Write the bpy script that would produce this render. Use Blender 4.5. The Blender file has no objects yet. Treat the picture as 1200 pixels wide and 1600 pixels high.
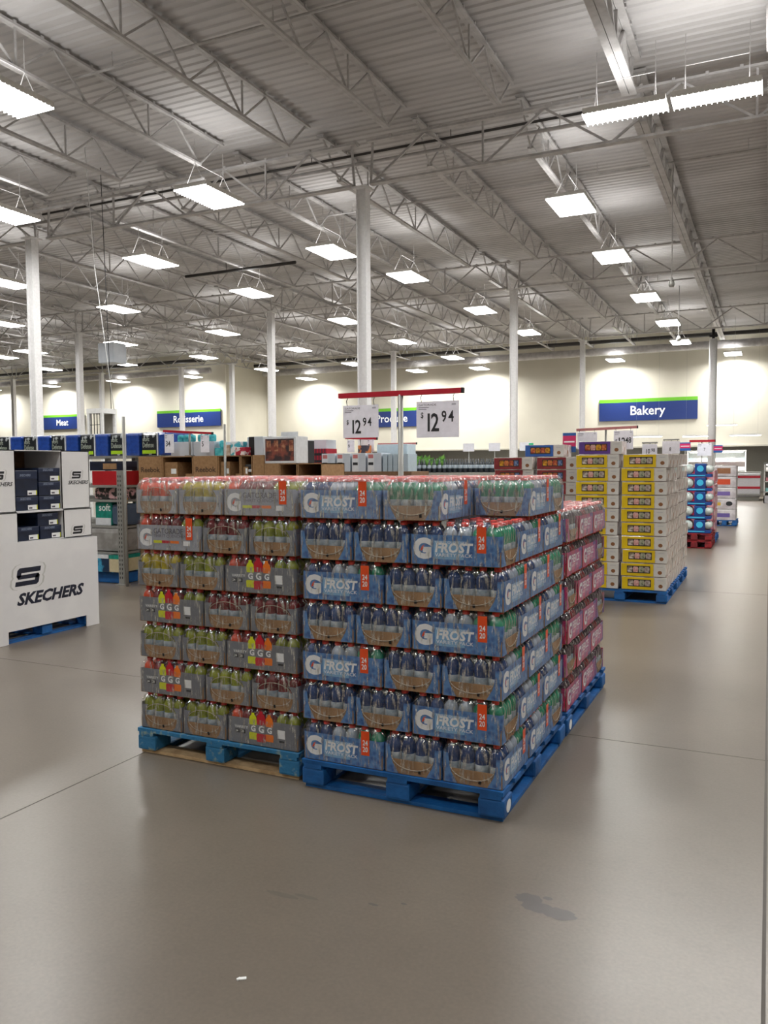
import bpy, bmesh, math, random
from mathutils import Vector, Matrix
random.seed(7)
S = bpy.context.scene
COL = S.collection
PI = math.pi

# ---------------------------------------------------------------- camera, world, exposure
F_PX, YAW, PITCH, ROLL, EYE = 1276.9, .4406, .05619, .00663, 1.598
fw = Vector((-math.sin(YAW)*math.cos(PITCH), math.cos(YAW)*math.cos(PITCH), -math.sin(PITCH)))
rt = Vector((math.cos(YAW), math.sin(YAW), 0)); up = rt.cross(fw)
r2 = rt*math.cos(ROLL) - up*math.sin(ROLL); u2 = rt*math.sin(ROLL) + up*math.cos(ROLL)
cam = bpy.data.cameras.new('camera'); cam.sensor_fit = 'VERTICAL'; cam.sensor_height = 36
cam.lens = F_PX/1600*36; cam.clip_start = .05; cam.clip_end = 200
co = bpy.data.objects.new('camera', cam); COL.objects.link(co)
co.matrix_world = Matrix(((r2.x, u2.x, -fw.x, 0), (r2.y, u2.y, -fw.y, 0), (r2.z, u2.z, -fw.z, EYE), (0, 0, 0, 1)))
S.camera = co
w = bpy.data.worlds.new('world'); S.world = w; w.use_nodes = True
w.node_tree.nodes['Background'].inputs[0].default_value = (1, .98, .95, 1)
w.node_tree.nodes['Background'].inputs[1].default_value = .05
S.view_settings.view_transform = 'Standard'; S.view_settings.look = 'None'
S.view_settings.gamma = 1; S.view_settings.exposure = 0.0; S.view_settings.use_curve_mapping = False
LAMP_W = 100.0        # down light of one high-bay fixture
UP_W = 14.5           # light leaking up through its slots
LAMP_COL = (1.0, .985, .955)
TUBE_E = 9.0

# ---------------------------------------------------------------- materials
def rgb(h):
    h = h.lstrip('#'); v = [int(h[i:i+2], 16)/255 for i in (0, 2, 4)]
    return tuple((c/12.92 if c <= .04045 else ((c+.055)/1.055)**2.4) for c in v)
MATS = {}
def mat(key, c, rough=.5, metal=0, c2=None, scale=20, lo=.4, hi=.6, bump=0, bscale=60, coat=0, stretch=None, vor=False, spec=.5):
    if key in MATS: return MATS[key]
    m = bpy.data.materials.new(key); m.use_nodes = True; nt = m.node_tree; b = nt.nodes['Principled BSDF']
    c = rgb(c) if isinstance(c, str) else c
    b.inputs['Base Color'].default_value = (*c, 1); b.inputs['Roughness'].default_value = rough
    b.inputs['Metallic'].default_value = metal; b.inputs['Coat Weight'].default_value = coat
    b.inputs['Specular IOR Level'].default_value = spec
    tc = nt.nodes.new('ShaderNodeTexCoord'); mp = nt.nodes.new('ShaderNodeMapping')
    if stretch: mp.inputs['Scale'].default_value = stretch
    nt.links.new(tc.outputs['Object'], mp.inputs[0])
    if c2 is None: c2 = tuple(x*.93 for x in c)
    else: c2 = rgb(c2) if isinstance(c2, str) else c2
    t = nt.nodes.new('ShaderNodeTexVoronoi' if vor else 'ShaderNodeTexNoise'); t.inputs['Scale'].default_value = scale
    if not vor: t.inputs['Detail'].default_value = 4
    nt.links.new(mp.outputs[0], t.inputs['Vector'])
    r = nt.nodes.new('ShaderNodeMapRange'); r.inputs[1].default_value = lo; r.inputs[2].default_value = hi
    nt.links.new(t.outputs[0], r.inputs[0])
    mx = nt.nodes.new('ShaderNodeMix'); mx.data_type = 'RGBA'; mx.inputs[6].default_value = (*c, 1); mx.inputs[7].default_value = (*c2, 1)
    nt.links.new(r.outputs[0], mx.inputs[0]); nt.links.new(mx.outputs[2], b.inputs['Base Color'])
    if bump:
        n = nt.nodes.new('ShaderNodeTexNoise'); n.inputs['Scale'].default_value = bscale; nt.links.new(mp.outputs[0], n.inputs['Vector'])
        bp = nt.nodes.new('ShaderNodeBump'); bp.inputs['Strength'].default_value = bump; bp.inputs['Distance'].default_value = .01
        nt.links.new(n.outputs[0], bp.inputs['Height']); nt.links.new(bp.outputs[0], b.inputs['Normal'])
    MATS[key] = m; return m
def emis(key, c, e):
    if key in MATS: return MATS[key]
    m = bpy.data.materials.new(key); m.use_nodes = True; b = m.node_tree.nodes['Principled BSDF']
    b.inputs['Base Color'].default_value = (.9, .9, .9, 1); b.inputs['Emission Color'].default_value = (*c, 1); b.inputs['Emission Strength'].default_value = e
    MATS[key] = m; return m
def film(key, haze=.06, tint=(1, 1, 1), scale=34, gloss=.045, streak=.6):
    m = bpy.data.materials.new(key); m.use_nodes = True; nt = m.node_tree; nt.nodes.remove(nt.nodes['Principled BSDF'])
    out = nt.nodes['Material Output']; tr = nt.nodes.new('ShaderNodeBsdfTransparent'); tr.inputs[0].default_value = (.97, .97, .98, 1)
    gl = nt.nodes.new('ShaderNodeBsdfGlossy'); gl.inputs['Roughness'].default_value = .13
    df = nt.nodes.new('ShaderNodeBsdfDiffuse'); df.inputs[0].default_value = (*tint, 1)
    tc = nt.nodes.new('ShaderNodeTexCoord'); mp = nt.nodes.new('ShaderNodeMapping')
    mp.inputs['Rotation'].default_value = (.5, .5, .4); mp.inputs['Scale'].default_value = (1, 1, .45)
    nt.links.new(tc.outputs['Object'], mp.inputs[0])
    n = nt.nodes.new('ShaderNodeTexNoise'); n.inputs['Scale'].default_value = scale; n.inputs['Detail'].default_value = 3; nt.links.new(mp.outputs[0], n.inputs['Vector'])
    bp = nt.nodes.new('ShaderNodeBump'); bp.inputs['Strength'].default_value = 1; bp.inputs['Distance'].default_value = .02
    nt.links.new(n.outputs[0], bp.inputs['Height']); nt.links.new(bp.outputs[0], gl.inputs['Normal'])
    m1 = nt.nodes.new('ShaderNodeMixShader'); m1.inputs[0].default_value = haze
    nt.links.new(tr.outputs[0], m1.inputs[1]); nt.links.new(df.outputs[0], m1.inputs[2])
    m2 = nt.nodes.new('ShaderNodeMixShader'); 
    mp2 = nt.nodes.new('ShaderNodeMapping'); mp2.inputs['Rotation'].default_value = (.6, .6, .9); mp2.inputs['Scale'].default_value = (3.2, 3.2, .55); nt.links.new(tc.outputs['Object'], mp2.inputs[0])
    n2 = nt.nodes.new('ShaderNodeTexNoise'); n2.inputs['Scale'].default_value = 26; n2.inputs['Detail'].default_value = 2; nt.links.new(mp2.outputs[0], n2.inputs['Vector'])
    r2_ = nt.nodes.new('ShaderNodeMapRange'); r2_.inputs[1].default_value = .53; r2_.inputs[2].default_value = .66; r2_.inputs[3].default_value = gloss; r2_.inputs[4].default_value = streak
    nt.links.new(n2.outputs[0], r2_.inputs[0]); nt.links.new(r2_.outputs[0], m2.inputs[0]); nt.links.new(m1.outputs[0], m2.inputs[1]); nt.links.new(gl.outputs[0], m2.inputs[2])
    nt.links.new(m2.outputs[0], out.inputs[0]); MATS[key] = m; return m

WHITE_STEEL = mat('white_steel', '#c9c7c4', .45, c2='#bdbbb8', scale=6)
DECK = mat('deck_white', '#c9c7c7', .6, c2='#bab8b8', scale=1.3, stretch=(.3, 1, 1))
JOIST = mat('joist_white', '#c6c4c4', .55, c2='#b4b2b2', scale=5)
COLM = mat('column_white', '#efeff0', .4)
WALL = mat('wall_cream', '#dcd8c9', .7, c2='#d6d2c3', scale=.6)
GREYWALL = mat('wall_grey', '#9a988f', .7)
BLACK = mat('black', '#131316', .5)
CHAR = mat('charcoal', '#24262b', .5)
WHITE = mat('white_board', '#e3e2e2', .55, c2='#dcdbdc', scale=3)
WHITE_CARD = mat('white_card', '#f0f0fa', .5)
CARD = mat('cardboard', '#a07c56', .75, c2='#93704b', scale=25)
CARD_D = mat('cardboard_dark', '#7c5f45', .8, c2='#6d533c', scale=25)
NAVY = mat('navy', '#1a2036', .4, c2='#151a2c')
SIGNBLUE = mat('sign_blue', '#1c3474', .4)
SIGNGREEN = mat('sign_green', '#6cba2a', .4)
LETTER = mat('letter_white', '#f2f4f4', .4)
RED = mat('red_bar', '#b3142c', .4)
PINKBAR = mat('faded_red_bar', '#c27f80', .4)
GALV = mat('galvanised', '#9c9c98', .4, .3)
PAL = mat('pallet_blue', '#1565ad', .6, c2='#0f4b86', scale=9, lo=.35, hi=.7, bump=.3)
PALW = mat('pallet_blue_worn', '#2c74a3', .7, c2='#8fa39a', scale=22, lo=.55, hi=.68, bump=.4)
PALWOOD = mat('pallet_wood', '#c9ab83', .7, c2='#a98b66', scale=14)
PALR = mat('pallet_red', '#8a121c', .6, c2='#5e0c14', scale=9)
TUBE = emis('lit_tubes', LAMP_COL, TUBE_E)
REFL = mat('reflector_white', '#e8e6e2', .35)

# ---------------------------------------------------------------- geometry helpers
class MB:
    def __init__(s): s.bm = bmesh.new(); s.m = []
    def mi(s, m):
        if m not in s.m: s.m.append(m)
        return s.m.index(m)
    def faces(s, pts, fs, m, smooth=False):
        vs = [s.bm.verts.new(p) for p in pts]; i = s.mi(m); out = []
        for f in fs:
            try: fc = s.bm.faces.new([vs[k] for k in f])
            except ValueError: continue
            fc.material_index = i; fc.smooth = smooth; out.append(fc)
        return vs, out
    def quad(s, a, b, c, d, m): s.faces([a, b, c, d], [(0, 1, 2, 3)], m)
    def box(s, c, d, m, rz=0, bev=0, jit=0):
        x, y, z = (v/2 for v in d); P = []
        R = Matrix.Rotation(rz, 3, 'Z') if rz else None
        for sx, sy, sz in ((-1,-1,-1),(1,-1,-1),(1,1,-1),(-1,1,-1),(-1,-1,1),(1,-1,1),(1,1,1),(-1,1,1)):
            v = Vector((sx*x+random.uniform(-jit, jit), sy*y+random.uniform(-jit, jit), sz*z+random.uniform(-jit, jit)))
            if R: v = R @ v
            P.append(v+Vector(c))
        vs, fs = s.faces(P, [(0,3,2,1),(4,5,6,7),(0,1,5,4),(1,2,6,5),(2,3,7,6),(3,0,4,7)], m)
        if bev:
            es = list({e for f in fs for e in f.edges})
            bmesh.ops.bevel(s.bm, geom=es, offset=bev, segments=2, affect='EDGES', profile=.6)
        return s
    def rod(s, a, b, w, m, n=4, w2=None):
        a, b = Vector(a), Vector(b); d = (b-a)
        if d.length < 1e-6: return s
        d.normalize(); q = d.orthogonal() if n > 4 else (Vector((0, 0, 1)).cross(d) if abs(d.z) < .99 else Vector((1, 0, 0)))
        q.normalize(); r = d.cross(q); P = []; w2 = w2 or w; off = PI/4 if n == 4 else 0; k = 1.41421 if n == 4 else 1
        for p, ww in ((a, w), (b, w2)):
            for i in range(n):
                t = 2*PI*i/n+off; P.append(p+(q*math.cos(t)+r*math.sin(t))*ww*k*.5)
        F = [tuple(range(n-1, -1, -1)), tuple(range(n, 2*n))]+[(i, (i+1) % n, (i+1) % n+n, i+n) for i in range(n)]
        s.faces(P, F, m, n > 4); return s
    def lathe(s, prof, mats, n=12, c=(0, 0, 0)):
        P = []
        for r, z in prof:
            for i in range(n): P.append((c[0]+r*math.cos(2*PI*i/n), c[1]+r*math.sin(2*PI*i/n), c[2]+z))
        vs = [s.bm.verts.new(p) for p in P]
        for k in range(len(prof)-1):
            mi = s.mi(mats[k] if isinstance(mats, (list, tuple)) else mats)
            for i in range(n):
                j = (i+1) % n
                f = s.bm.faces.new((vs[k*n+i], vs[k*n+j], vs[(k+1)*n+j], vs[(k+1)*n+i])); f.material_index = mi; f.smooth = True
        f = s.bm.faces.new(vs[-n:]); f.material_index = s.mi(mats[-1] if isinstance(mats, (list, tuple)) else mats)
        f = s.bm.faces.new(vs[:n][::-1]); f.material_index = s.mi(mats[0] if isinstance(mats, (list, tuple)) else mats)
        return s
    def poly(s, pts2, o, r, u, m):      # flat print: 2-D points on a frame
        o, r, u = Vector(o), Vector(r), Vector(u)
        s.faces([o+r*x+u*y for x, y in pts2], [tuple(range(len(pts2)))], m); return s
    def rect(s, x0, y0, x1, y1, o, r, u, m): return s.poly([(x0, y0), (x1, y0), (x1, y1), (x0, y1)], o, r, u, m)
    def disc(s, cx, cy, rx, ry, o, r, u, m, n=16): return s.poly([(cx+rx*math.cos(2*PI*i/n), cy+ry*math.sin(2*PI*i/n)) for i in range(n)], o, r, u, m)
    def extr(s, pts2, o, r, u, t, m):   # thick plate, t along r x u
        o, r, u = Vector(o), Vector(r), Vector(u); nn = r.cross(u)*t; n = len(pts2)
        a = [o+r*x+u*y for x, y in pts2]; P = a+[p-nn for p in a]
        s.faces(P, [tuple(range(n)), tuple(range(2*n-1, n-1, -1))]+[(i, i+n, (i+1) % n+n, (i+1) % n) for i in range(n)], m); return s
    def text(s, t, x, y, h, o, r, u, m, bold=0, shear=0, align='LEFT', sx=1, res=2):
        me = text_mesh(t, bold, shear, align, res); o, r, u = Vector(o), Vector(r), Vector(u); i = s.mi(m)
        vs = [s.bm.verts.new(o+r*(x+v.co.x*h*sx)+u*(y+v.co.y*h)) for v in me.vertices]
        for p in me.polygons:
            try: f = s.bm.faces.new([vs[k] for k in p.vertices]); f.material_index = i
            except ValueError: pass
        return s
    def mesh(s, name):
        me = bpy.data.meshes.new(name); s.bm.normal_update(); s.bm.to_mesh(me); s.bm.free()
        for m in s.m: me.materials.append(m)
        return me
TXT = {}
def text_mesh(t, bold, shear, align, res):
    k = (t, bold, shear, align, res)
    if k not in TXT:
        c = bpy.data.curves.new('t', 'FONT'); c.body = t; c.size = 1.4; c.offset = bold; c.shear = shear; c.align_x = align; c.resolution_u = res
        o = bpy.data.objects.new('t', c); TXT[k] = bpy.data.meshes.new_from_object(o); bpy.data.objects.remove(o)
    return TXT[k]
FR = ((1, 0, 0), (0, 0, 1))      # frame facing -Y
FX = ((0, 1, 0), (0, 0, 1))      # frame facing +X
FB = ((-1, 0, 0), (0, 0, 1))     # frame facing +Y

def link(o, parent=None):
    COL.objects.link(o)
    if parent: o.parent = parent
    return o
def tag(o, label, cat, group=None):
    o['label'] = label; o['category'] = cat
    if group: o['group'] = group
    return o
def thing(name, label, cat, loc=(0, 0, 0), rz=0, group=None):
    o = bpy.data.objects.new(name, None); o.empty_display_size = .1; link(o); o.location = loc; o.rotation_euler.z = rz
    return tag(o, label, cat, group)
def part(name, me, parent, loc=(0, 0, 0), rot=(0, 0, 0)):
    if isinstance(me, MB): me = me.mesh(name)
    o = link(bpy.data.objects.new(name, me), parent); o.location = loc; o.rotation_euler = rot; return o
def solo(name, me, label, cat, loc=(0, 0, 0), rz=0, group=None):
    if isinstance(me, MB): me = me.mesh(name)
    o = link(bpy.data.objects.new(name, me)); o.location = loc; o.rotation_euler.z = rz; return tag(o, label, cat, group)
def struct(name, me, loc=(0, 0, 0)):
    if isinstance(me, MB): me = me.mesh(name)
    o = link(bpy.data.objects.new(name, me)); o.location = loc; o['kind'] = 'structure'; return o
def copy_tree(o, parent=None):
    c = o.copy(); COL.objects.link(c); c.parent = parent
    for ch in list(o.children): copy_tree(ch, c)
    return c
ORD = ['top', 'second', 'third', 'fourth', 'fifth', 'sixth', 'seventh', 'eighth', 'ninth', 'tenth']

# ================================================================ SETTING
def floor_mat():
    m = bpy.data.materials.new('polished_concrete'); m.use_nodes = True; nt = m.node_tree; b = nt.nodes['Principled BSDF']
    tc = nt.nodes.new('ShaderNodeTexCoord')
    n1 = nt.nodes.new('ShaderNodeTexNoise'); n1.inputs['Scale'].default_value = .7; n1.inputs['Detail'].default_value = 6
    n2 = nt.nodes.new('ShaderNodeTexNoise'); n2.inputs['Scale'].default_value = 70; n2.inputs['Detail'].default_value = 5
    n3 = nt.nodes.new('ShaderNodeTexNoise'); n3.inputs['Scale'].default_value = 9; n3.inputs['Detail'].default_value = 8; n3.inputs['Roughness'].default_value = .7
    for n in (n1, n2, n3): nt.links.new(tc.outputs['Object'], n.inputs['Vector'])
    r = nt.nodes.new('ShaderNodeValToRGB'); r.color_ramp.elements[0].position = .3; r.color_ramp.elements[0].color = (*rgb('#6c645a'), 1)
    r.color_ramp.elements[1].position = .7; r.color_ramp.elements[1].color = (*rgb('#7a7166'), 1); nt.links.new(n1.outputs[0], r.inputs[0])
    mr = nt.nodes.new('ShaderNodeMapRange'); mr.inputs[1].default_value = .25; mr.inputs[2].default_value = .75; mr.inputs[3].default_value = .9; mr.inputs[4].default_value = 1.08
    nt.links.new(n2.outputs[0], mr.inputs[0])
    mr3 = nt.nodes.new('ShaderNodeMapRange'); mr3.inputs[1].default_value = .3; mr3.inputs[2].default_value = .5; mr3.inputs[3].default_value = .93; mr3.inputs[4].default_value = 1
    nt.links.new(n3.outputs[0], mr3.inputs[0])
    mu = nt.nodes.new('ShaderNodeMath'); mu.operation = 'MULTIPLY'; nt.links.new(mr.outputs[0], mu.inputs[0]); nt.links.new(mr3.outputs[0], mu.inputs[1])
    vm = nt.nodes.new('ShaderNodeVectorMath'); vm.operation = 'SCALE'; nt.links.new(r.outputs[0], vm.inputs[0]); nt.links.new(mu.outputs[0], vm.inputs['Scale'])
    nt.links.new(vm.outputs[0], b.inputs['Base Color'])
    rr = nt.nodes.new('ShaderNodeMapRange'); rr.inputs[3].default_value = .26; rr.inputs[4].default_value = .34; nt.links.new(n1.outputs[0], rr.inputs[0]); nt.links.new(rr.outputs[0], b.inputs['Roughness'])
    b.inputs['Specular IOR Level'].default_value = .55
    return m
FL = floor_mat()
XL, XR, YB = -52, 10, -8
m = MB(); m.box(((XL+XR)/2, 22, -.1), (XR-XL, 60, .2), FL); struct('floor', m)
# corrugated roof deck, ribs run along X
m = MB(); P = []; y = YB; ZD = 8.2
while y < 52:
    P += [(y, 0), (y+.09, 0), (y+.12, .024), (y+.17, .024)]; y += .2
pts = [(XL, a, ZD+b) for a, b in P]+[(XR, a, ZD+b) for a, b in P]; n = len(P)
m.faces(pts, [(i, i+1, i+1+n, i+n) for i in range(n-1)], DECK); struct('ceiling', m)
WY, LY, JX = 43.2, 39.0, -28.4     # right back wall, projecting left back wall, jog
m = MB(); m.box(((-21.5+JX)/2, WY+.1, 4.1), (abs(JX+21.5), .2, 8.2), WALL)
m.box(((XR-21.5)/2, WY+.1, 5.33), (XR+21.5, .2, 5.74), WALL); m.box(((XR-21.5)/2, WY-.04, 2.47), (XR+21.5, .08, .07), mat('trim_grey', '#b9b5a8', .5)); struct('wall_back', m)
m = MB(); m.box(((JX+XL)/2, LY+.1, 4.1), (JX-XL, .2, 8.2), WALL); struct('wall_back_left', m)
m = MB(); m.box((JX-.1, (LY+WY)/2+.1, 4.1), (.2, WY-LY, 8.2), WALL); struct('wall_jog', m)
m = MB(); m.box((XL-.1, 22, 4.1), (.2, 60, 8.2), WALL); struct('wall_left', m)
m = MB(); m.box((XR+.1, 22, 4.1), (.2, 60, 8.2), WALL); struct('wall_right', m)
m = MB(); m.box(((XL+XR)/2, YB-.1, 4.1), (XR-XL, .2, 8.2), WALL); struct('wall_front', m)
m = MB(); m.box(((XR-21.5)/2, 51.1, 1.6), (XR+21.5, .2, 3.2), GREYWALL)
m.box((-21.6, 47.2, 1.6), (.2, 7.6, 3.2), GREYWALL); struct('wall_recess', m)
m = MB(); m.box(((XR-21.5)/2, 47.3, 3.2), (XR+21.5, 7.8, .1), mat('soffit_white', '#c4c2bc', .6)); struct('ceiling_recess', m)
# saw-cut joints
JT = mat('joint_dark', '#55504a', .7)
for k, (c, d) in enumerate([((-3.15, 20, .0004), (.006, 56, .0008)), ((.012, 20, .0004), (.012, 56, .0008)), ((-6, 4.78, .0004), (32, .005, .0008)), ((-9.45, 20, .0004), (.006, 56, .0008)), ((-12, 10.9, .0004), (44, .006, .0008))]):
    m = MB(); m.box(c, d, JT); struct('trim_%d' % (k+1), m)

# ---------------------------------------------------------------- columns
def column(x, y, z, w=.2, label='', group=None):
    t = thing('steel_column', label, 'column', (x, y, 0), 0, group)
    m = MB(); h = w/2
    m.box((0, 0, z/2), (w*.12, w, z), COLM) if False else None
    m.box((-h+.012, 0, z/2), (.024, w, z), COLM); m.box((h-.012, 0, z/2), (.024, w, z), COLM); m.box((0, 0, z/2), (w-.04, w*.72, z), COLM)
    part('shaft', m, t); m = MB(); m.box((0, 0, .015), (w*1.8, w*1.8, .03), COLM); part('base_plate', m, t)
    m = MB(); m.box((0, 0, z-.02), (w*1.6, w*1.6, .04), COLM); part('cap_plate', m, t)
for x, y, l in [(-7.12, 14.25, 'nearest white steel column, rising behind the hanging price cards'), (-15.5, 13.9, 'white steel column at left behind the row of bagged bedding'),
                (-7.09, 24.35, 'white steel column right of the price cards, second row back'), (-15.56, 24.0, 'white steel column between the rotisserie sign and the price cards'),
                (-24.6, 24.2, 'white steel column just right of the meat sign'), (-7.33, 35.6, 'white steel column just left of the bakery sign'),
                (-15.87, 34.8, 'slim white steel column in front of the hidden blue sign behind price cards'), (-25.1, 35.0, 'slim white steel column right of the rotisserie sign'),
                (-28.35, 35.0, 'slim white steel column crossing the rotisserie sign'), (-33.95, 35.0, 'slim white steel column between the meat and rotisserie signs'),
                (-40.9, 35, 'far left slim white steel column, left of the meat sign')]:
    column(x, y, 6.9, .2, l)
m = MB(); t = thing('round_column', 'round white column right of the bakery sign', 'column', (-2.13, 35.6, 0))
m.rod((0, 0, 0), (0, 0, 6.6), .3, COLM, 16); part('shaft', m, t)
m = MB(); m.rod((0, 0, 6.6), (0, 0, 7.0), .12, BLACK, 8); m.box((0, 0, 6.72), (.3, .12, .1), BLACK); part('bracket', m, t)

# ---------------------------------------------------------------- roof steel
def truss(L, zb, zt, w, panel, inset, name, label, group):
    t = thing(name, label, 'roof truss', (0, 0, 0), 0, group); a, b = -L/2, L/2
    m = MB(); m.box((-w*.24, 0, zt-.02), (w*.45, L, .04), JOIST); m.box((w*.24, 0, zt-.02), (w*.45, L, .04), JOIST)
    yy = a
    while yy < b: m.box((0, yy, zt+.0), (w*1.1, .05, .05), JOIST); yy += .5
    part('top_chord', m, t)
    m = MB(); m.box((-w*.23, 0, zb), (w*.42, L-2*inset, .04), JOIST); m.box((w*.23, 0, zb), (w*.42, L-2*inset, .04), JOIST); part('bottom_chord', m, t)
    m = MB(); n = max(2, int(round((L-2*inset)/panel))); p = (L-2*inset)/n; rb = w*.22
    m.rod((0, a+.1, zt-.03), (0, a+inset, zb), rb, JOIST); m.rod((0, b-.1, zt-.03), (0, b-inset, zb), rb, JOIST)
    for i in range(n):
        y0 = a+inset+i*p; m.rod((0, y0, zb), (0, y0+p/2, zt-.03), rb, JOIST); m.rod((0, y0+p/2, zt-.03), (0, y0+p, zb), rb, JOIST)
        if i % 2: m.rod((0, y0, zb), (0, y0, zt-.03), rb*.9, JOIST)
    part('web', m, t); return t
JG = 'open web roof joists'; JLAB = 'white open-web steel roof joist spanning between girders under the metal deck'
bays = [(-7.6, 3.6), (3.9, 14.0), (14.5, 24.1), (24.6, 34.9), (35.4, 43.0)]
for bi, (y0, y1) in enumerate(bays):
    proto = None
    for k in range(-2, 25):
        x = -2.11-2.02*k
        if k == 0: continue
        if x < XL+1 or (bi == 4 and x < JX-1) or x > XR-.5: continue
        if bi == 0 and x < -12: continue
        if proto is None: proto = truss(y1-y0, 7.5, 8.14, .13, 1.35, .75, 'roof_joist', JLAB, JG); o = proto
        else: o = copy_tree(proto)
        o.location = (x, (y0+y1)/2, 0)
for bi, (y0, y1) in enumerate([(-7.6, 14.0), (14.5, 43.0)]):
    o = truss(y1-y0, 7.45, 8.14, .26, 1.3, .3, 'roof_girder', 'heavy double-chord white roof girder running above the right aisle' + (' beyond the light strip' if bi else ', nearest stretch'), None); o.location = (-2.11, (y0+y1)/2, 0)
xb = [(-51.5, -41), (-40.8, -33.9), (-33.7, -24.8), (-24.6, -15.7), (-15.4, -7.25), (-7.0, 2.0), (2.2, 9.8)]
for gi, yy in enumerate((3.75, 14.25, 24.35, 35.1)):
    for (x0, x1) in xb:
        o = truss(x1-x0, 6.95, 7.75, .17, 2.3, .05, 'roof_girder', 'white trussed roof girder spanning between column tops', 'cross girders on the columns'); o.location = ((x0+x1)/2, yy, 0); o.rotation_euler.z = PI/2
PIPE_D = mat('pipe_dark', '#3c3a39', .5)
for y, z, r, x0, x1, mt, l in [(14.9, 7.62, .07, -17, 9, JOIST, 'white roof pipe'), (13.55, 7.35, .06, -50, -10.3, JOIST, 'white roof pipe'), (14.7, 7.72, .05, -16, -3, PIPE_D, 'dark roof pipe'),
                               (20.3, 7.4, .09, -16.2, -12.3, PIPE_D, 'dark roof pipe'), (10.2, 7.9, .04, -50, 9, JOIST, 'white roof pipe'), (7.4, 7.9, .04, -30, 9, JOIST, 'white roof pipe'),
                               (18.4, 7.9, .04, -50, 9, JOIST, 'white roof pipe'), (29, 7.7, .05, -50, 9, JOIST, 'white roof pipe'), (38.2, 7.1, .35, -51, JX-.5, JOIST, 'large round duct'), (42.2, 7.25, .4, JX+.5, 9, JOIST, 'large round duct'),
                               (41.2, 7.6, .2, JX+.5, 9, PIPE_D, 'dark roof pipe'), (37.2, 7.55, .2, -51, JX, PIPE_D, 'dark roof pipe')]:
    m = MB(); m.rod((x0, y, z), (x1, y, z), r, mt, 10)
    xx = x0+1.5
    while xx < x1 and r < .1: m.rod((xx, y, z), (xx, y, z+.25), .012, mt); xx += 3
    solo('roof_duct' if r > .3 else 'roof_pipe', m, {'large round duct': 'large pale duct along the top of the %s back wall' % ('left' if x1 < JX+1 else 'right')}.get(l) or '%s running crosswise under the deck%s' % (l, {14.9: ' beside the nearest column row', 13.55: ' at left, nearest column row', 14.7: ', long piece over the price cards', 20.3: ', short black piece', 10.2: ', third nearest', 7.4: ', nearest the viewer', 18.4: ' between first and second column rows', 29: ' between second and third column rows', 41.2: ' above the right duct', 37.2: ' above the left duct'}[y]), 'duct' if r > .3 else 'pipe')

# ---------------------------------------------------------------- high-bay lights
def lamp_data(name, e, sx, sy, spread):
    l = bpy.data.lights.new(name, 'AREA'); l.shape = 'RECTANGLE'; l.size = sx; l.size_y = sy; l.energy = e; l.color = LAMP_COL; l.spread = spread; return l
WALLD = lamp_data('wall_wash_light', LAMP_W*2.3, .6, 1.1, math.radians(165)); DOWN = lamp_data('down_light', LAMP_W, .6, 1.1, math.radians(172)); UPL = lamp_data('up_light', UP_W, .55, 1.1, math.radians(160))
STRIPD = lamp_data('strip_light', LAMP_W*.8, 1.1, .3, math.radians(150))
def fixture_meshes(w, l):
    h = MB(); h.box((0, 0, .075), (w-.02, l-.02, .02), REFL)
    for sx in (-1, 1): h.extr([(-l/2, 0), (l/2, 0), (l/2, .085), (-l/2, .085)], (sx*w/2, 0, 0), (0, sx, 0), (0, 0, 1), .01, REFL)
    for sy in (-1, 1): h.extr([(-w/2, 0), (w/2, 0), (w/2, .085), (-w/2, .085)], (0, sy*l/2, 0), (-sy, 0, 0), (0, 0, 1), .01, REFL)
    g = MB(); n = 6
    for i in range(n): x = (i-(n-1)/2)*w*.92/n; g.rod((x, -l/2+.02, .022), (x, l/2-.02, .022), w*.92/n*.9, TUBE, 8)
    lv = MB()
    k = 16
    for i in range(k+1): yy = -l/2+i*l/k; lv.box((0, yy, -.006), (w, .008, .03), TUBE)
    wr = MB()
    for sy in (-1, 1):
        wr.rod((-w*.3, sy*l*.36, .09), (0, sy*l*.36, .5), .008, JOIST); wr.rod((w*.3, sy*l*.36, .09), (0, sy*l*.36, .5), .008, JOIST); wr.rod((0, sy*l*.36, .5), (0, sy*l*.36, .95), .008, JOIST)
    wr.rod((0, -l*.36, .5), (0, l*.36, .5), .008, JOIST)
    return h.mesh('housing'), g.mesh('tubes'), lv.mesh('louvre'), wr.mesh('hanger')
FM = fixture_meshes(.74, 1.2)
def fixture(x, y, z=6.75, label='', group='high-bay lights', rz=0, ms=FM, lamp=DOWN, wires=True):
    t = thing('ceiling_light', label, 'ceiling light', (x, y, z), rz, group)
    part('housing', ms[0], t); part('tubes', ms[1], t); part('louvre', ms[2], t)
    if wires: part('hanger', ms[3], t)
    a = link(bpy.data.objects.new('down_light', lamp), t); a.location = (0, 0, -.03)
    b = link(bpy.data.objects.new('up_light', UPL), t); b.location = (0, 0, .1); b.rotation_euler.x = PI
    return t
FLAB = 'lit rectangular high-bay light hanging below the roof joists'
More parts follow.
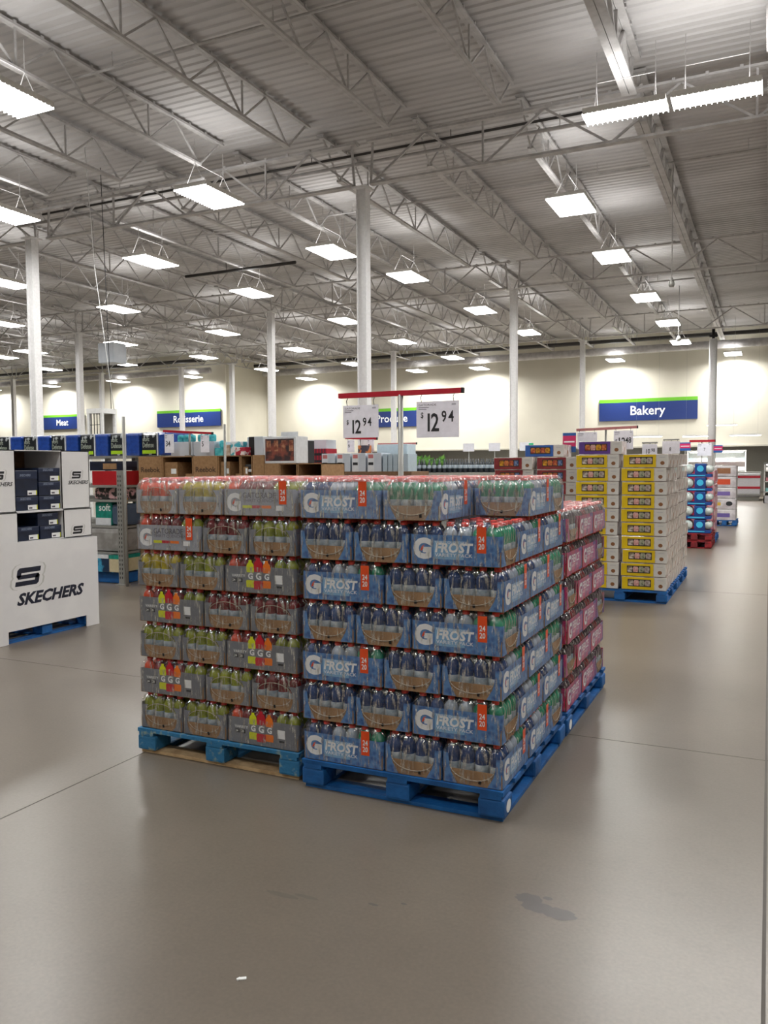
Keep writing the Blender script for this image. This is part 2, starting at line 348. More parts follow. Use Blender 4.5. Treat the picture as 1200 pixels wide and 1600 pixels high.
for x, y in [(-9.73, 8.26), (-9.77, 13.01), (-14.17, 12.01), (-14.12, 16.35), (-9.64, 17.6), (-3.66, 16.6), (-3.63, 21.1), (-3.56, 26.65), (-3.45, 31.8), (-19.4, 12.0), (-19.35, 16.44), (-14.01, 20.6),
             (-9.04, 20.8), (-8.8, 26.3), (-19.25, 20.7), (-19.1, 26.1), (-13.74, 26), (-18.9, 31.3), (-13.9, 31.4), (-8.62, 31.5), (-24.8, 20.9), (-29.7, 26.4), (-34.1, 31.4), (-24.5, 26.4),
             (-29.2, 31.6), (-24.1, 31.4), (-32.2, 27), (-24.8, 16.4), (-29.7, 20.8),
             (-17.46, 40.77), (-13.8, 37.1), (-14.06, 41.3), (-19.1, 37), (-24.3, 37), (-24.7, 41.3), (-7.0, 41.3), (-1.65, 41.5), (-3.5, 37),
             (-29.9, 37.2), (-35.3, 37.2), (-41, 37.2), (-46.3, 37.2), (-9.7, 3.2), (-3.6, 3.4), (-9.7, -2), (-3.6, -2), (2.4, 3.4), (2.4, 8.5), (-15, 3.2), (-14.6, 7.8), (2.4, 21), (2.4, 31), (2.4, -2)]:
    wl = y > 40.5 or (x < -28.5 and y > 36)
    fixture(x, y+(.55 if wl else 0), 6.75, FLAB, lamp=WALLD if wl else DOWN)
SM = fixture_meshes(.44, 1.17)
for i in range(5):
    fixture(-2.02+i*1.25, 12.72, 6.78, ['leftmost tube light of the continuous strip over the right aisle', 'second tube light of the strip over the right aisle', 'third tube light of the strip, at the right edge', 'fourth tube light of the strip', 'fifth tube light of the strip'][i], 'strip lights', PI/2, SM, DOWN)

# ---------------------------------------------------------------- department signs on the back walls
def dept(txt, x0, x1, y, z0, z1, label, th=.62):
    t = thing('department_sign', label, 'sign', (x0, y, z0)); W = x1-x0; H = z1-z0
    m = MB(); m.box((W/2, .03, H*.42), (W, .06, H*.84), SIGNBLUE); part('blue_panel', m, t)
    m = MB(); m.box((W/2, .03, H*.92), (W, .06, H*.16), SIGNGREEN); part('green_band', m, t)
    m = MB(); m.text(txt, W/2, H*.26, H*.42, (0, -.006, 0), *FR, LETTER, bold=.02, align='CENTER', sx=.95); part('lettering', m, t)
dept('Bakery', -8.0, -3.25, WY-.1, 3.82, 4.92, 'blue and green wall sign reading Bakery')
dept('Meat', -43.0, -39.3, LY-.1, 4.1, 5.02, 'blue and green wall sign reading Meat')
dept('Rotisserie', -33.4, -28.75, LY-.1, 4.0, 4.98, 'blue and green wall sign reading Rotisserie')
dept('Produce', -22.0, -17.6, WY-.1, 3.85, 4.92, 'blue and green wall sign behind the price cards reading Produce')

# ================================================================ SPORTS DRINK STACKS
CORNER = Vector((-1.044, 3.440)); LH = .2
LIQ = {'blue': mat('liquid_navy', '#173f78', .12, c2='#102f60', coat=.5), 'green': mat('liquid_green', '#0f8f6a', .12, c2='#0a7a58', coat=.5), 'clear': mat('liquid_white', '#aeb9c6', .12, c2='#9aa8b8', coat=.5),
       'yellow': mat('liquid_yellow', '#8f9a1c', .12, c2='#788214', coat=.5), 'red': mat('liquid_red', '#7c1420', .12, c2='#650e18', coat=.5), 'orange': mat('liquid_orange', '#e04a17', .12, c2='#c93c10', coat=.5),
       'berry': mat('liquid_berry', '#3a1030', .12, c2='#2c0a26', coat=.5), 'lemon': mat('liquid_lemon', '#bfae22', .12, c2='#a89a18', coat=.5)}
LAB_L = mat('bottle_label', '#c3ccd2', .4, c2='#8fa0ae', scale=30)
CAP = mat('cap_coral', '#e8463c', .35, c2='#dc3b33')
FROST = mat('print_frost', '#285796', .32, c2='#4f82bb', scale=38, lo=.15, hi=.6, vor=True)
CORE = mat('print_grey', '#7b7e86', .32, c2='#70737b', scale=5)
CORE2 = mat('print_silver', '#a2a6b0', .32, c2='#969ba6', scale=5)
FIER = mat('print_magenta', '#d4144f', .32, c2='#9a1c78', scale=6, lo=.35, hi=.65)
PURP = mat('print_purple', '#3f2a8c', .32, c2='#5a2f8e', scale=8)
ICE = mat('print_ice', '#8db6d6', .3); GW = mat('print_white', '#eef0f2', .3); ORG = mat('tag_orange', '#e8501c', .35); GDK = mat('print_dark', '#5d5866', .35)
YEL = mat('print_yellow', '#d6dc1a', .35); PRED = mat('print_red', '#c0142c', .35); PORG = mat('print_orange', '#ee7a1c', .35); CURL = mat('film_edge', '#b3a797', .2)
CLEAR = film('clear_wrap', .015, (.9, .9, .92)); HAZY = film('hazy_wrap', .13, (.92, .9, .9), streak=.8)
PW, PD = .219, .1435
BOT = {}
def bottle(c):
    if c not in BOT:
        m = MB(); l = LIQ[c]
        m.lathe([(.027, 0), (.0325, .006), (.0325, .045), (.034, .047), (.034, .092), (.032, .097), (.0347, .108), (.0347, .13), (.031, .147), (.02, .162), (.0135, .168), (.0135, .174)],
                [l, l, l, LAB_L, l, l, l, l, l, l, l], 12); BOT[c] = m.mesh('bottle')
    return BOT[c]
m = MB(); m.lathe([(.0165, 0), (.0172, .003), (.0172, .014), (.0145, .018), (.008, .019)], CAP, 10); CAPM = m.mesh('cap')
def tray_mesh():
    m = MB(); a, b, t = PW-.006, PD-.005, .004
    m.box((0, 0, .002), (2*a, 2*b, .004), CARD)
    for s in (-1, 1):
        m.box((s*a, 0, .034), (t, 2*b, .068), CARD); m.box((0, s*b, .028), (2*a, t, .056), CARD)
    return m.mesh('cardboard_tray')
TRAY = tray_mesh()
def print_side(m, o, r, u, kind):
    """graphics of one long side, frame origin at its lower left, width 2*PW"""
    W = 2*PW
    if kind == 'frost':
        m.text('G', .018, .034, .086, o, r, u, GW, bold=.085, res=3); m.poly([(.052, .068), (.06, .085), (.074, .092), (.064, .08), (.07, .078), (.056, .062)], o, r, u, ORG)
        m.rect(.118, .028, .262, .112, o, r, u, mat('print_iceblue', '#7fb0d8', .3)) ; o2 = Vector(o)+r.cross(u)*.0004
        m.text('THIRST QUENCHER', .122, .100, .011, o2, r, u, GW, sx=1.15); m.text('FROST', .122, .061, .042, o2, r, u, GW, bold=.055, shear=.15, sx=1.02)
        m.text('VARIETY PACK', .124, .040, .016, o2, r, u, GW, bold=.01, sx=1.2)
    elif kind == 'tag':
        m.text('G', .024, .03, .084, o, r, u, GW, bold=.085, res=3); m.poly([(.058, .063), (.066, .08), (.08, .087), (.07, .075), (.076, .073), (.062, .057)], o, r, u, ORG)
        m.text('GATORADE', .122, .092, .03, o, r, u, GDK, bold=.02, sx=.9); m.text('THIRST QUENCHER', .124, .072, .016, o, r, u, GDK, sx=1.1)
        for k, c in enumerate((YEL, PRED, PORG)): m.rect(.122+k*.058, .04, .18+k*.058, .055, o, r, u, c)
        m.rect(.325, .03, .37, .055, o, r, u, GW)
    elif kind == 'bottles':
        m.text('VARIETY', .05, .082, .014, o, r, u, GW, bold=.02, sx=1.1)
        for k, s in enumerate(('24', '20')):
            m.rect(.05+k*.036, .055, .08+k*.036, .075, o, r, u, CHAR); m.text(s, .053+k*.036, .059, .013, Vector(o)+r.cross(u)*.0003, r, u, GW, bold=.02)
        for k, c in enumerate((YEL, PORG, PRED)):
            x = (.165, .265, .215)[k]; y0 = .022 if k == 2 else .03; s = 1.15 if k == 2 else 1; oo = Vector(o)+r.cross(u)*(.0006 if k == 2 else .0003)
            out = [(-.024, 0), (.024, 0), (.026, .03), (.021, .04), (.021, .08), (.025, .1), (.02, .12), (.009, .132), (.009, .142), (-.009, .142), (-.009, .132), (-.02, .12), (-.025, .1), (-.021, .08), (-.021, .04), (-.026, .03)]
            m.poly([(x+a*s, y0+b*s) for a, b in out], oo, r, u, c); oo2 = oo+r.cross(u)*.0002
            m.rect(x-.021*s, y0+.038*s, x+.021*s, y0+.078*s, oo2, r, u, CORE); m.text('G', x-.014*s, y0+.045*s, .03*s, oo2+r.cross(u)*.0001, r, u, GW, bold=.05)
        m.rect(.315, .055, .36, .1, o, r, u, GW); m.rect(.325, .035, .355, .045, o, r, u, CHAR)
    elif kind == 'fierce':
        m.poly([(.0, .0), (.1, .0), (.02, .14), (.0, .14)], o, r, u, FIER); o1 = Vector(o)+r.cross(u)*.0003
        m.rect(.1, .022, .4, .118, o1, r, u, mat('print_pink', '#d45c8c', .35, c2='#a0488e', scale=12)); o2 = Vector(o)+r.cross(u)*.0006
        m.text('G', .028, .03, .085, o2, r, u, GW, bold=.06, res=3); m.text('FIERCE', .125, .066, .048, o2, r, u, GW, bold=.03, sx=1.05); m.text('VARIETY PACK', .125, .04, .018, o2, r, u, GW, sx=1.1)
def film_mesh(kind):
    m = MB(); base = {'frost': FROST, 'tag': CORE2, 'bottles': CORE, 'fierce': FIER}[kind]; H = .138; c = .012; z0 = .003; a, b = PW, PD
    for s in (-1, 1):
        sd = Vector((s, s, 1))
        F = lambda x, y, z: (x*s, y*s, z)
        m.quad(F(-a+c, -b, z0), F(a-c, -b, z0), F(a-c, -b, H), F(-a+c, -b, H), base)
        m.quad(F(a-c, -b, z0), F(a, -b+c, z0), F(a, -b+c, H), F(a-c, -b, H), base)
        m.quad(F(-a, -b+c, z0), F(-a+c, -b, z0), F(-a+c, -b, H), F(-a, -b+c, H), base)
        rr, uu = Vector((s, 0, 0)), Vector((0, 0, 1)); o = Vector((-s*a, -s*(b+.0008), 0))
        print_side(m, o, rr, uu, kind)
        if kind == 'fierce':
            m.rect(.33, z0, 2*a-.012, H, Vector((-s*a, -s*(b+.0004), 0)), rr, uu, PURP)
        # end wall with its bowl-shaped opening
        ec = PURP if kind == 'fierce' and s > 0 else base
        half = [(-b+c, z0), (-.072, z0), (-.083, .022), (-.1, .05), (-.109, .08), (-.115, H), (-b+c, H)]
        if kind in ('tag', 'bottles'): half = [(-b+c, z0), (-.08, z0), (-.1, .022), (-.11, .05), (-.112, .09), (-.1, .115), (-.085, .132), (-b+c, .132)]
        m.poly(half, (s*a, 0, 0), (0, s, 0), (0, 0, 1), ec); m.poly([(-x, y) for x, y in half][::-1], (s*a, 0, 0), (0, s, 0), (0, 0, 1), ec)
    return m.mesh('printed_film')
def edge_mesh(s, arch):
    m = MB(); pts = []
    for i in range(15):
        t = PI+PI*i/14; pts.append((.106*math.cos(t), .085+.06*math.sin(t)))
    if arch:
        for i in range(1, 15): t = PI*i/14; pts.append((.106*math.cos(t), .085+.058*math.sin(t)))
    for p, q in zip(pts, pts[1:]): m.rod((s*(PW+.001), p[0], p[1]), (s*(PW+.001), q[0], q[1]), .0048 if not arch else .003, CURL, 5)
    return m.mesh('film_edge')
def clear_mesh(mt, seed):
    rnd = random.Random(seed); m = MB(); rings = []
    def ring(a, b, rad, z, wob):
        out = []
        for cx, cy, t0 in ((a-rad, b-rad, 0), (-a+rad, b-rad, PI/2), (-a+rad, -b+rad, PI), (a-rad, -b+rad, 1.5*PI)):
            for i in range(5): t = t0+PI/2*i/4; out.append((cx+rad*math.cos(t)+rnd.uniform(-wob, wob), cy+rad*math.sin(t)+rnd.uniform(-wob, wob), z+rnd.uniform(-wob, wob)))
            nx, ny, n2 = {0: (-1, 0, 5), 1: (0, -1, 3), 2: (1, 0, 5), 3: (0, 1, 3)}[int(round(t0/(PI/2)))]
            ex, ey = cx+rad*math.cos(t0+PI/2), cy+rad*math.sin(t0+PI/2)
            L = 2*(a-rad) if n2 == 5 else 2*(b-rad)
            for i in range(1, n2+1): f = i/(n2+1)*L; out.append((ex+nx*f+rnd.uniform(-wob, wob), ey+ny*f+rnd.uniform(-wob, wob), z+rnd.uniform(-wob, wob)))
        return out
    R = [ring(PW+.0018, PD+.0018, .014, .004, 0), ring(PW+.0018, PD+.0018, .014, .13, .0006), ring(PW, PD, .02, .15, .0015), ring(PW-.005, PD-.005, .025, .168, .002), ring(PW-.014, PD-.014, .028, .185, .002), ring(PW-.03, PD-.03, .03, .196, .001)]
    n = len(R[0]); P = [p for r in R for p in r]; F = []
    for k in range(len(R)-1):
        for i in range(n): F.append((k*n+i, k*n+(i+1) % n, (k+1)*n+(i+1) % n, (k+1)*n+i))
    F.append(tuple(range((len(R)-1)*n, len(R)*n)))
    m.faces(P, F, mt, True); return m.mesh('clear_wrap')
FILMS = {k: film_mesh(k) for k in ('frost', 'tag', 'bottles', 'fierce')}
EDGE = {(s, a): edge_mesh(s, a) for s in (-1, 1) for a in (0, 1)}
CLR = [clear_mesh(CLEAR, i) for i in range(4)]; HZ = [clear_mesh(HAZY, i) for i in range(3)]
m = MB()
m.box((0, 0, 0), (.001, .012, .016), BLACK); MARK = m.mesh('sensor_mark')
def tag_mesh():
    m = MB(); o = (0, 0, 0)
    m.rect(0, 0, .044, .118, o, *FR, ORG)
    for k, s in enumerate(('20', '24')): m.text(s, .022, .018+k*.032, .025, (0, -.0004, 0), *FR, GW, bold=.03, align='CENTER', sx=.8)
    return m.mesh('quantity_tag')
QTAG = tag_mesh()
ARR = {'frost': ['blue', 'blue', 'clear', 'clear', 'green', 'green'], 'yellow': ['yellow', 'yellow', 'red', 'red', 'orange', 'yellow'], 'red': ['red', 'red', 'orange', 'orange', 'yellow', 'red'],
       'orange': ['orange', 'orange', 'red', 'red', 'yellow', 'yellow'], 'lemon': ['lemon', 'lemon', 'red', 'orange', 'yellow', 'yellow'], 'core': ['orange', 'red', 'red', 'red', 'yellow', 'yellow'], 'fierce': ['berry', 'berry', 'red', 'red', 'berry', 'berry']}
def drink_case(kind, arr, x, y, z, rz, label, group, top=False, hazy=False, seed=0):
    t = thing('drink_case', label, 'drink case', (x, y, z), rz, group)
    part('cardboard_tray', TRAY, t); part('printed_film', FILMS[kind], t)
    part('clear_wrap', (HZ if hazy else CLR)[seed % (3 if hazy else 4)], t)
    for s in (-1, 1):
        part('film_edge', EDGE[(s, 1 if kind in ('tag', 'bottles') else 0)], t)
        part('sensor_mark', MARK, t, (s*(PW+.002), s*random.uniform(.0, .05), .022), (random.uniform(-.4, .4), 0, 0))
        if kind in ('frost', 'tag'):
            part('quantity_tag', QTAG, t, (s*(.105 if kind == 'frost' else .125), -s*(PD+.0022), .062), (0, 0, 0 if s > 0 else PI))
        elif kind == 'fierce':
            pass
    cols = ARR[arr]
    for i in range(6):
        for j in range(4):
            if not top and i in (1, 2, 3, 4) and j in (1, 2): continue
            b = part('bottle', bottle(cols[i]), t, ((i-2.5)*.0705, (j-1.5)*.069, .0045), (0, 0, random.random()*6)); part('cap', CAPM, b, (0, 0, .172))
    return t
# layouts on a 1.04 x 1.195 footprint; (cx, cy, rz, where)
a4, b4 = .2245, .1475
def layout(kind, x0):
    if kind == 'A':   # front: long, end, end ; right side: long, long, end
        L = [(a4, b4, 0, 'F0'), (2*a4+b4, a4, 1, 'F1'), (2*a4+3*b4, a4, 1, 'F2'), (2*a4+3*b4, 3*a4, 1, 'S1'), (2*a4+4*b4-a4, 4*a4+b4, 0, 'S2'), (a4, 3*b4, 0, 'L1'), (a4, 5*b4, 0, 'L2'), (2*a4+b4, 3*a4, 1, 'I'), (.36, 4*a4+b4, 0, 'B')]
    else:             # front: end, end, long ; right side: end, long, long
        L = [(b4, a4, 1, 'F0'), (3*b4, a4, 1, 'F1'), (4*b4+a4, b4, 0, 'F2'), (4*b4+2*a4-b4, 2*b4+a4, 1, 'S1'), (4*b4+2*a4-b4, 2*b4+3*a4, 1, 'S2'), (a4, 2*a4+b4, 0, 'L1'), (a4, 2*a4+3*b4, 0, 'L2'), (.596, .73, 1, 'I')]
    return L
POSN = {'F0': 'front left', 'F1': 'front middle', 'F2': 'front right', 'S1': 'right side middle', 'S2': 'right side rear', 'L1': 'left side middle', 'L2': 'left side rear', 'I': 'inside', 'B': 'back'}
def stack(name, kinds, x0, y0, nl, spec, want, hz=0):
    for r in range(nl):                      # r = 0 is the top layer
        z = .146+LH*(nl-1-r); kind = kinds[r]; jx, jy = random.uniform(-.004, .004), random.uniform(-.004, .004)
        for (cx, cy, rr, pos) in layout(kind, x0):
            if r > 0 and pos not in want: continue
            if name == 'blue' and r == 0 and pos == 'F2': continue
            if name == 'pink' and pos in ('L1', 'L2', 'F0', 'I', 'B'): continue
            k, arr, flip = spec(r, pos, rr)
            rz = (PI/2 if not flip else -PI/2) if rr else (PI if flip else 0)
            ny = {'blue': 'blue stack', 'grey': 'grey stack', 'pink': 'pink stack'}[name]
            lk = {'frost': 'blue sports drink case', 'tag': 'silver orange-tagged drink case', 'bottles': 'grey drink case with printed bottles', 'fierce': 'magenta drink case'}[k]
            if k in ('tag', 'bottles') and rr: lk = 'grey case showing %s bottles' % {'yellow': 'yellow-green', 'lemon': 'yellow', 'red': 'dark red', 'orange': 'orange'}.get(arr, 'mixed')
            drink_case(k, arr, x0+cx+jx+random.uniform(-.002, .002), y0+cy+jy, z, rz, '%s, %s layer, %s of the %s' % (lk, ORD[r], POSN[pos], ny), 'cases in the %s' % ny, r == 0, r == 0, random.randrange(12))
gx0 = CORNER.x-2.14; gy0 = 3.49
def spec_blue(r, pos, rr):
    if r == 0 and pos in ('F1', 'S1'): return 'frost', 'frost', True
    return 'frost', 'frost', False
def spec_grey(r, pos, rr):
    T = {0: {'F0': ('tag', 'orange'), 'F1': ('tag', 'lemon'), 'F2': ('tag', 'core')}, 1: {'F0': ('tag', 'core'), 'F1': ('bottles', 'red'), 'F2': ('bottles', 'yellow')},
         2: {'F0': ('bottles', 'lemon'), 'F1': ('bottles', 'yellow')}, 3: {'F1': ('bottles', 'red'), 'F2': ('bottles', 'red')}, 4: {'F0': ('bottles', 'yellow'), 'F1': ('bottles', 'yellow')},
         5: {'F1': ('bottles', 'yellow'), 'F2': ('bottles', 'red')}, 6: {'F0': ('bottles', 'yellow'), 'F1': ('bottles', 'yellow')}}
    k, a = T[r].get(pos, ('bottles' if r > 1 else 'tag', 'core')); return k, a, False
stack('blue', 'ABABABA', CORNER.x-1.045, CORNER.y+.01, 7, spec_blue, ('F0', 'F1', 'F2', 'S1', 'S2'))
stack('grey', 'BABABAB', gx0+.005, gy0+.01, 7, spec_grey, ('F0', 'F1', 'F2', 'L1', 'L2'))
stack('pink', 'BABABA', CORNER.x-1.045, CORNER.y+1.29, 6, lambda r, p, rr: ('fierce', 'fierce', r % 2 == 0 and not rr), ('F2', 'S1', 'S2'))

# ---------------------------------------------------------------- pallets
def pallet(label, loc, mt, W=1.04, D=1.22, rz=0, logo=False, group='wooden pallets', edge=None, H=.144):
    t = thing('wooden_pallet', label, 'pallet', loc, rz, group)
    bx = [.06, W/2, W-.06]
    for i in range(7):
        m = MB(); y = .05+i*(D-.1)/6; m.box((W/2, y, .133), (W, .1, .02), mt, jit=.002); part('deck_board', m, t)
    for x in bx:
        m = MB(); m.box((x, D/2, .113), (.1, D, .02), mt, jit=.001); part('stringer_board', m, t)
    for i, x in enumerate(bx):
        for y in (.07, D/2, D-.07):
            m = MB(); m.box((x, y, .0615), (.125, .135, .083), mt, bev=.012)
            if logo and i == 2 and y < .1:
                m.disc(.07, .06, .035, .03, (W+.0035, .0, 0), *FX, LETTER); 
            part('block', m, t)
    for y in (.07, D-.07):
        m = MB(); m.box((W/2, y, .0105), (W-.02, .1, .019), edge or mt, jit=.0015); part('bottom_board', m, t)
    for x in bx:
        m = MB(); m.box((x, D/2, .0105), (.1, D-.26, .019), mt); part('bottom_board', m, t)
    return t
pallet('bright blue wooden pallet carrying the blue drink stack', (CORNER.x-1.04, CORNER.y, 0), PAL, logo=True)
pallet('worn teal-blue wooden pallet with bare wood edge under the grey drink stack', (gx0, gy0, 0), PALW, W=1.05, edge=PALWOOD)
pallet('blue wooden pallet carrying the magenta drink stack', (CORNER.x-1.04, CORNER.y+1.276, 0), PAL, logo=True)

# ---------------------------------------------------------------- price card stands
def sign_stand(x0, x1, y, z, pole, label, bar=RED, rise=0, pr=.02, w=.035, zb=0):
    t = thing('sign_stand', label, 'sign stand', (pole, y, 0))
    m = MB(); m.rod((0, 0, zb+.01), (0, 0, z-.01), pr*2, GALV, 8); part('pole', m, t)
    m = MB(); bw = .36 if zb == 0 else .1; m.box((0, 0, zb+.008), (bw, bw, .012), GALV); part('base', m, t)
    m = MB(); m.rod((x0-pole, 0, z-rise/2), (x1-pole, 0, z+rise/2), w, bar); m.rod((x1-pole, 0, z+rise/2), (x1-pole+.012, 0, z+rise/2), w*1.05, BLACK); part('crossbar', m, t)
    return t
def price_card(x0, x1, y, z0, z1, rows, label, group='hanging price cards', gap=.05, head=True):
    t = thing('price_card', label, 'price card', (x0, y, z0), 0, group); W, H = x1-x0, z1-z0
    m = MB(); m.box((W/2, 0, H/2), (W, .003, H), WHITE_CARD)
    for (s, x, yy, h) in rows: m.text(s, x*W, yy*H, h*H, (0, -.0025, 0), *FR, CHAR, bold=.022, sx=.74)
    if head:
        m.text('GATORADE', .05*W, .88*H, .055*H, (0, -.0025, 0), *FR, GDK, sx=1.3) if head == 2 else m.rect(.05*W, .9*H, .3*W, .93*H, (0, -.0025, 0), *FR, GDK)
        m.rect(.83*W, .88*H, .93*W, .93*H, (0, -.0025, 0), *FR, mat('card_grey', '#b4b4c0', .5))
        for k in range(2): m.rect(.05*W, (.83-.05*k)*H, (.3-.06*k)*W, (.845-.05*k)*H, (0, -.0025, 0), *FR, GDK)
    part('card', m, t)
    for f in (.12, .88):
        m = MB(); m.rod((W*f, 0, H-.005), (W*f-.006, 0, H+gap*.6), .005, CHAR, 6); m.rod((W*f-.006, 0, H+gap*.6), (W*f+.004, 0, H+gap), .005, CHAR, 6); part('hook', m, t)
    return t
P1294 = [('$', .1, .55, .16), ('1', .19, .18, .5), ('2', .34, .18, .5), ('9', .59, .43, .31), ('4', .755, .43, .31)]
P1294L = [('$', .1, .42, .14), ('1', .2, .14, .42), ('2', .34, .14, .42), ('9', .56, .36, .26), ('4', .7, .36, .26)]
sign_stand(-2.8, -1.87, 5.2, 2.1, -2.32, 'grey pole with a red crossbar standing behind the drink stacks')
price_card(-2.77, -2.49, 5.2, 1.80, 2.03, P1294L, 'white price card reading 12 94, left of the pole over the drinks', head=2)
price_card(-2.2, -1.89, 5.2, 1.79, 2.035, P1294, 'white price card reading 12 94, right of the pole over the drinks', head=2)

# ================================================================ SHOE DISPLAY AT LEFT
def s_mark(m, cx, cy, h, o, r, u, mt, halo=None):
    """the slanted block S"""
    k = h; sl = .22
    def q(pts): m.poly([(cx+(x+y*sl)*k, cy+y*k) for x, y in pts], o, r, u, mt)
    q([(-.42, .5), (.62, .5), (.62, .24), (-.2, .24), (-.42, .34)][::-1]) if False else None
    W = .8
    q([(-W+.12, .5), (-W, .38), (-W, .04), (-W+.14, -.09), (-W+.3, .06), (-W+.3, .22), (W, .22), (W, .5)][::-1])
    q([(-W+.02, .1), (-W+.14, -.12), (W-.1, -.12), (W-.02, .0), (W-.1, .12)][::-1]); 
    q([(W-.12, .12), (W, .0), (W, -.38), (W-.12, -.5), (-W, -.5), (-W, -.24), (W-.3, -.24), (W-.3, -.05)][::-1])
    if halo:
        for (dx, ww) in ((1.0, .11), (-1.0, .11)):
            pts = [(dx*.6, .74), (dx*.95, .66), (dx*1.12, .45), (dx*1.1, .1), (dx*1.02, -.02), (dx*1.12, -.15), (dx*1.1, -.45), (dx*.9, -.64), (dx*.6, -.7)]
            for a, b in zip(pts, pts[1:]):
                m.poly([(cx+(a[0]+a[1]*sl-ww/2)*k, cy+a[1]*k), (cx+(b[0]+b[1]*sl-ww/2)*k, cy+b[1]*k), (cx+(b[0]+b[1]*sl+ww/2)*k, cy+b[1]*k), (cx+(a[0]+a[1]*sl+ww/2)*k, cy+a[1]*k)], o, r, u, halo)
HALO = mat('halo_grey', '#c4c4c0', .55)
SX, Y0, Y1 = -6.2, 5.0, 6.275
t = thing('shoe_display', 'white cardboard shoe display with big dark S logo, standing on a blue pallet', 'display', (0, 0, 0))
m = MB()
m.extr([(0, 0), (.17, 0), (.17, .115), (1.105, .115), (1.105, 0), (Y1-Y0, 0), (Y1-Y0, .9), (0, .93)], (SX, Y0, .002), *FX, .008, WHITE)
m.box((SX-.53, Y1-.005, .452), (1.04, .008, .9), WHITE); m.box((SX-.53, Y0+.005, .46), (1.04, .008, .91), WHITE); m.box((SX-1.05, (Y0+Y1)/2, .46), (.008, Y1-Y0, .9), WHITE)
part('skirt', m, t)
m = MB(); f = (SX+.0008, Y0, 0)
s_mark(m, .405, .6, .165, f, *FX, NAVY, HALO); m.text('SKECHERS', .27, .345, .105, f, *FX, NAVY, bold=.06, shear=.3, sx=1.15); part('skirt_logo', m, t)
def tier(z0, z1, inset, name):
    x = SX-inset; m = MB(); D = .5
    for ya, yb in ((4.95, 5.325), (5.865, 6.225)):
        m.extr([(ya, z0), (yb, z0), (yb, z1), (ya, z1)], (x, 0, 0), *FX, .008, WHITE)
    for yy in (5.325, 5.865): m.box((x-D/2, yy+(.004 if yy > 5.5 else -.004), (z0+z1)/2), (D, .008, z1-z0), WHITE)
    m.box((x-D/2, 6.22, (z0+z1)/2), (D, .008, z1-z0), WHITE); m.box((x-D/2, 4.955, (z0+z1)/2), (D, .008, z1-z0), WHITE)
    m.box((x-D/2, 5.59, z1-.004), (D, 1.28, .008), WHITE); m.box((x-D/2, 5.59, z0+.004), (D, 1.26, .008), WHITE)
    m.box((x-D, 5.59, (z0+z1)/2), (.008, 1.28, z1-z0), CARD_D)
    part(name, m, t)
tier(.915, 1.195, .02, 'lower_tier'); tier(1.197, 1.768, .035, 'upper_tier')
m = MB(); f = (SX-.0335, 0, 0)
s_mark(m, 6.055, 1.53, .07, f, *FX, CHAR, HALO); m.text('SKECHERS', 5.945, 1.44, .036, f, *FX, CHAR, bold=.03, shear=.3, sx=1.1)
m.text('SKECHERS', 5.03, 1.44, .036, f, *FX, CHAR, bold=.03, shear=.3, sx=1.1); s_mark(m, 5.14, 1.535, .075, f, *FX, CHAR, HALO)
f = (SX-.0185, 0, 0); s_mark(m, 6.04, .985, .075, f, *FX, CHAR, HALO); part('panel_logo', m, t)
SBN = mat('shoebox_navy', '#171f33', .35, c2='#1e2840', scale=8); SBL = mat('shoebox_lid', '#26304a', .3); SIL = mat('silver_print', '#8f9bb0', .4)
def shoe_box(y, z, w, label, h=.125, x=SX-.05, tilt=0, open_=False):
    t = thing('shoe_box', label, 'shoe box', (x, y, z), 0, 'dark blue shoe boxes in the display'); d = .32
    t.rotation_euler.x = tilt
    m = MB(); m.box((-d/2, 0, h*.4), (d, w-.008, h*.8), SBN); part('body', m, t)
    m = MB(); m.box((-d/2, 0, h*.82), (d+.004, w-.003, h*.33), SBL, bev=.004); m.text('SKECHERS', -w*.3, h*.76, .02, (.0028, 0, 0), *FX, SIL, bold=.02, shear=.2, sx=.95); part('lid', m, t)
    m = MB(); m.rect(.01, .006, w*.5-.01, .05, (.0006, 0, 0), *FX, LETTER); m.rect(w*.5-.02, .006, w*.5-.01, .05, (.0009, 0, 0), *FX, YEL)
    m.text('34', .025, .016, .02, (.001, 0, 0), *FX, CHAR, bold=.03) if False else m.rect(.022, .015, .06, .03, (.001, 0, 0), *FX, GDK); part('size_label', m, t)
for k in range(3): shoe_box(5.73, 1.206+.134*k, .26, 'navy shoe box, right column of the upper opening, %s' % ['bottom one', 'middle one', 'top one'][k], .13)
shoe_box(5.46, 1.206, .26, 'navy shoe box, left column of the upper opening, bottom one', .13)
shoe_box(5.46, 1.342, .255, 'tall navy shoe box with a slanting silver lid, left column of upper opening', .24)
shoe_box(5.73, .925, .26, 'navy shoe box at the lower right of the lower opening', .125); shoe_box(5.70, 1.052, .25, 'navy shoe box topping the right column of the lower opening', .12); shoe_box(5.46, .925, .26, 'navy shoe box at the lower left of the lower opening', .13)
pallet('blue wooden pallet under the white shoe display', (SX-.02, Y0+.03, 0), PAL, W=1.2, D=1.0, rz=PI/2, group=None)

